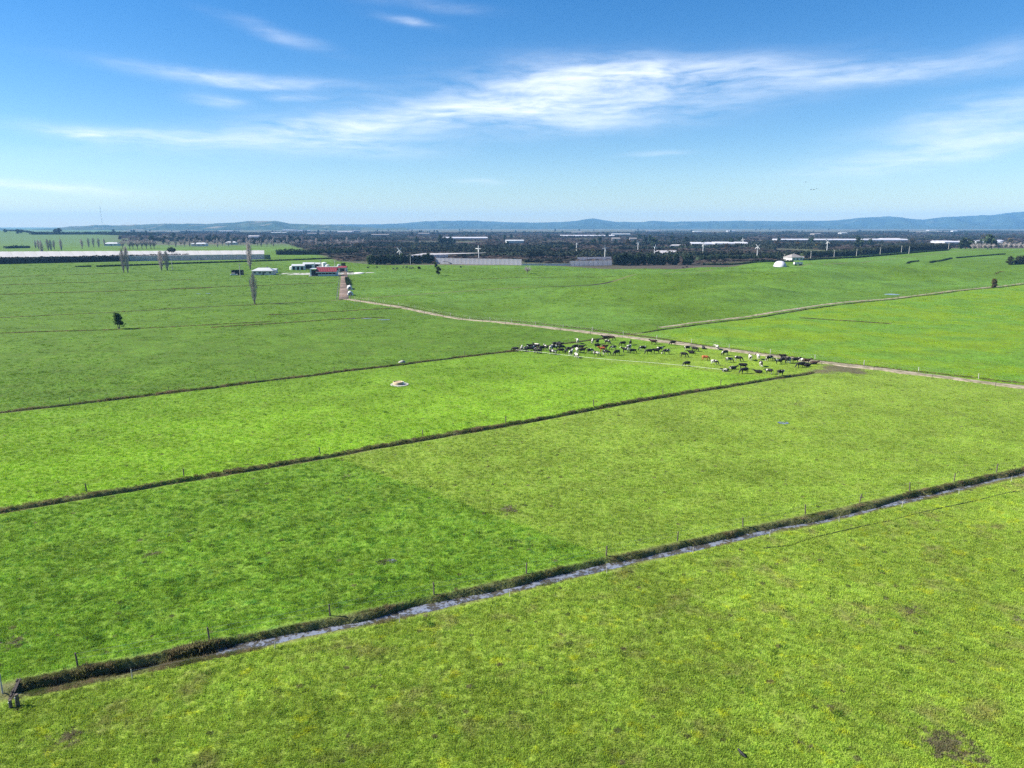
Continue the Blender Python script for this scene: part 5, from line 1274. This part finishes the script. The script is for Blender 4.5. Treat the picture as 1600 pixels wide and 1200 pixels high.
def off_drain(x, y, k, m): return np.abs(y - dr_y(k, x)) * dr_cos(k, x) > m
gx, gy = view_pts(260000, 34, 230, .3)
fade = rg.uniform(0, 1, len(gx)) > sstep(gy, 70, 190); gx, gy = gx[fade], gy[fade]
ok = off_drain(gx, gy, 1, 1.6) & off_drain(gx, gy, 2, 1.3) & off_drain(gx, gy, 3, 1.3)
gx, gy = gx[ok], gy[ok]
scatter('pasture_grass', np.stack([gx, gy, gz(gx, gy)], -1), rg.uniform(.6, 1.35, len(gx)) * (1 + gy / 350), tuft_mesh(15, .14, .06, .15, .022, rg), M['grass'], 'short green pasture grass covering the near paddocks', 'grass')
# dark rank clumps where the cattle have not grazed
gx, gy = view_pts(20000, 40, 150, .6)
nb_ = line_ab(*BREAK); sbv = gx * nb_[0] + gy * nb_[1] + nb_[2]
in1 = (gy > dr_y(1, gx) + 2.5) & (gy < dr_y(2, gx) - 2.5)
ok = (in1 & (sbv > 0) & (vnoise(gx / 1.3, gy / 1.1, 71) > .10)) | ((~in1) & (vnoise(gx / 1.1, gy / 1.1, 72) > .36) & off_drain(gx, gy, 1, 2) & off_drain(gx, gy, 2, 2) & off_drain(gx, gy, 3, 2))
gx, gy = gx[ok], gy[ok]
M['clumpdark'] = foliage('clump_dark', (0.095, 0.185, 0.024), (0.065, 0.145, 0.020), 2.0, .4)
scatter('grass_clumps', np.stack([gx, gy, gz(gx, gy)], -1), rg.uniform(.6, 1.5, len(gx)), tuft_mesh(34, .22, .10, .26, .028, rg, .8), M['clumpdark'], 'darker ungrazed grass clumps dotted over the paddocks', 'grass')
gx, gy = view_pts(38000, 140, 640, 1.1)
ok = off_drain(gx, gy, 3, 3) & off_drain(gx, gy, 2, 3) & off_drain(gx, gy, 4, 2) & (gy < np.interp(gx, [p[0] for p in ORCH], [p[1] for p in ORCH]) - 6) & (vnoise(gx / 9, gy / 7, 91) > -.12)
tk = np.interp(gx, [-210, -121] + [p[0] for p in TRACK], [640, 500] + [p[1] for p in TRACK]); ok &= np.abs(gy - tk) > 5
gx, gy = gx[ok], gy[ok]
scatter('grass_tussocks', np.stack([gx, gy, gz(gx, gy)], -1), rg.uniform(.5, 1.2, len(gx)) * (.9 + gy / 420), tuft_mesh(26, .34, .08, .22, .05, rg, .9), M['clump'], 'coarser grass tufts roughening the middle and far paddocks', 'grass')
# rank growth on the drain banks
RP = []; RS = []
def bank_pts(k, x0, x1, n, lo, hi, smin, smax):
    x = rg.uniform(x0, x1, n); d = rg.uniform(lo, hi, n); sl = (dr_y(k, x + 1) - dr_y(k, x - 1)) / 2; c_ = 1 / np.sqrt(1 + sl * sl)
    X_ = x - d * sl * c_; Y_ = dr_y(k, x) + d * c_; keep = dr_gate(k, X_) > .2; X_, Y_ = X_[keep], Y_[keep]
    RP.append(np.stack([X_, Y_, gz(X_, Y_) - .02], -1)); RS.append(rg.uniform(smin, smax, len(X_)) * (.35 + 1.1 * (vnoise(X_ / 3.5, Y_ / 3.5, 81) + .5)) * (.7 + .6 * (vnoise(X_ / .9, Y_ / .9, 82) + .5)))
bank_pts(1, -35, 125, 4600, .6, 1.2, .25, .75); bank_pts(1, -35, -16, 1500, .2, 1.15, .35, 1.25); bank_pts(1, -35, 125, 2600, -1.4, -.7, .25, .6); bank_pts(1, -35, -20, 900, -1.4, -.4, .4, .7)
bank_pts(2, -95, 68, 5500, .2, 1.2, .4, 1.0); bank_pts(2, -95, 68, 2000, -1.1, -.5, .3, .7)
bank_pts(3, -150, 28, 4500, .2, 1.1, .5, 1.1); bank_pts(3, 41, 420, 3500, -.4, 1.0, .6, 1.1); bank_pts(3, -150, 28, 1500, -1.1, -.5, .4, .8); bank_pts(4, -320, -80, 3500, -.5, 1.0, .7, 1.3)
# other faint drain lines across the far paddocks
def line_pts(pxs, n, w_, smin, smax):
    P = [G(*q) for q in pxs]; P = np.array(P); seg = rg.integers(0, len(P) - 1, n); t = rg.uniform(0, 1, n)[:, None]; Q = P[seg] * (1 - t) + P[seg + 1] * t + rg.normal(size=(n, 2)) * w_
    RP.append(np.stack([Q[:, 0], Q[:, 1], gz(Q[:, 0], Q[:, 1]) - .02], -1)); RS.append(rg.uniform(smin, smax, n))
for q, n in [([(-20, 446), (150, 441), (300, 437)], 2600), ([(-20, 461), (180, 455), (330, 450)], 2600), ([(270, 451), (400, 446.5), (525, 442)], 3000), ([(-20, 434), (120, 429), (190, 427)], 1800), ([(0, 521), (180, 515), (420, 503)], 1500),
             ([(330, 512), (470, 503), (600, 496)], 1300), ([(420, 492), (530, 487), (640, 481)], 1200), ([(700, 439), (800, 434), (960, 432)], 1500), ([(1250, 497), (1390, 506)], 900), ([(1555, 427), (1610, 426)], 900)]:
    line_pts(q, int(n / 1.5), .3, .7, 1.3)
line_pts(TRACK and [(560, 468.5), (800, 502), (975, 521), (1100, 540), (1290, 565), (1600, 599)], 3200, .5, .5, 1.0)
scatter('rank_grass', np.concatenate(RP), np.concatenate(RS), tuft_mesh(26, .22, .12, .34, .03, rg, .8), M['rank'], 'rank brown and olive grass lining the drain banks', 'grass')

# ------------------------------------------------------------------ haze
m, h, out = mat_new('haze'); pv = h.n('ShaderNodeVolumePrincipled')
pv.inputs['Color'].default_value = (0.24, 0.56, 1.0, 1); pv.inputs['Density'].default_value = 7.5e-5; pv.inputs['Anisotropy'].default_value = 0.0
h.nt.links.new(pv.outputs[0], out.inputs['Volume'])
tag(link('haze', MB().box((0, 5150, 119), (26000, 15300, 250)).mesh('haze', m)), kind='stuff')
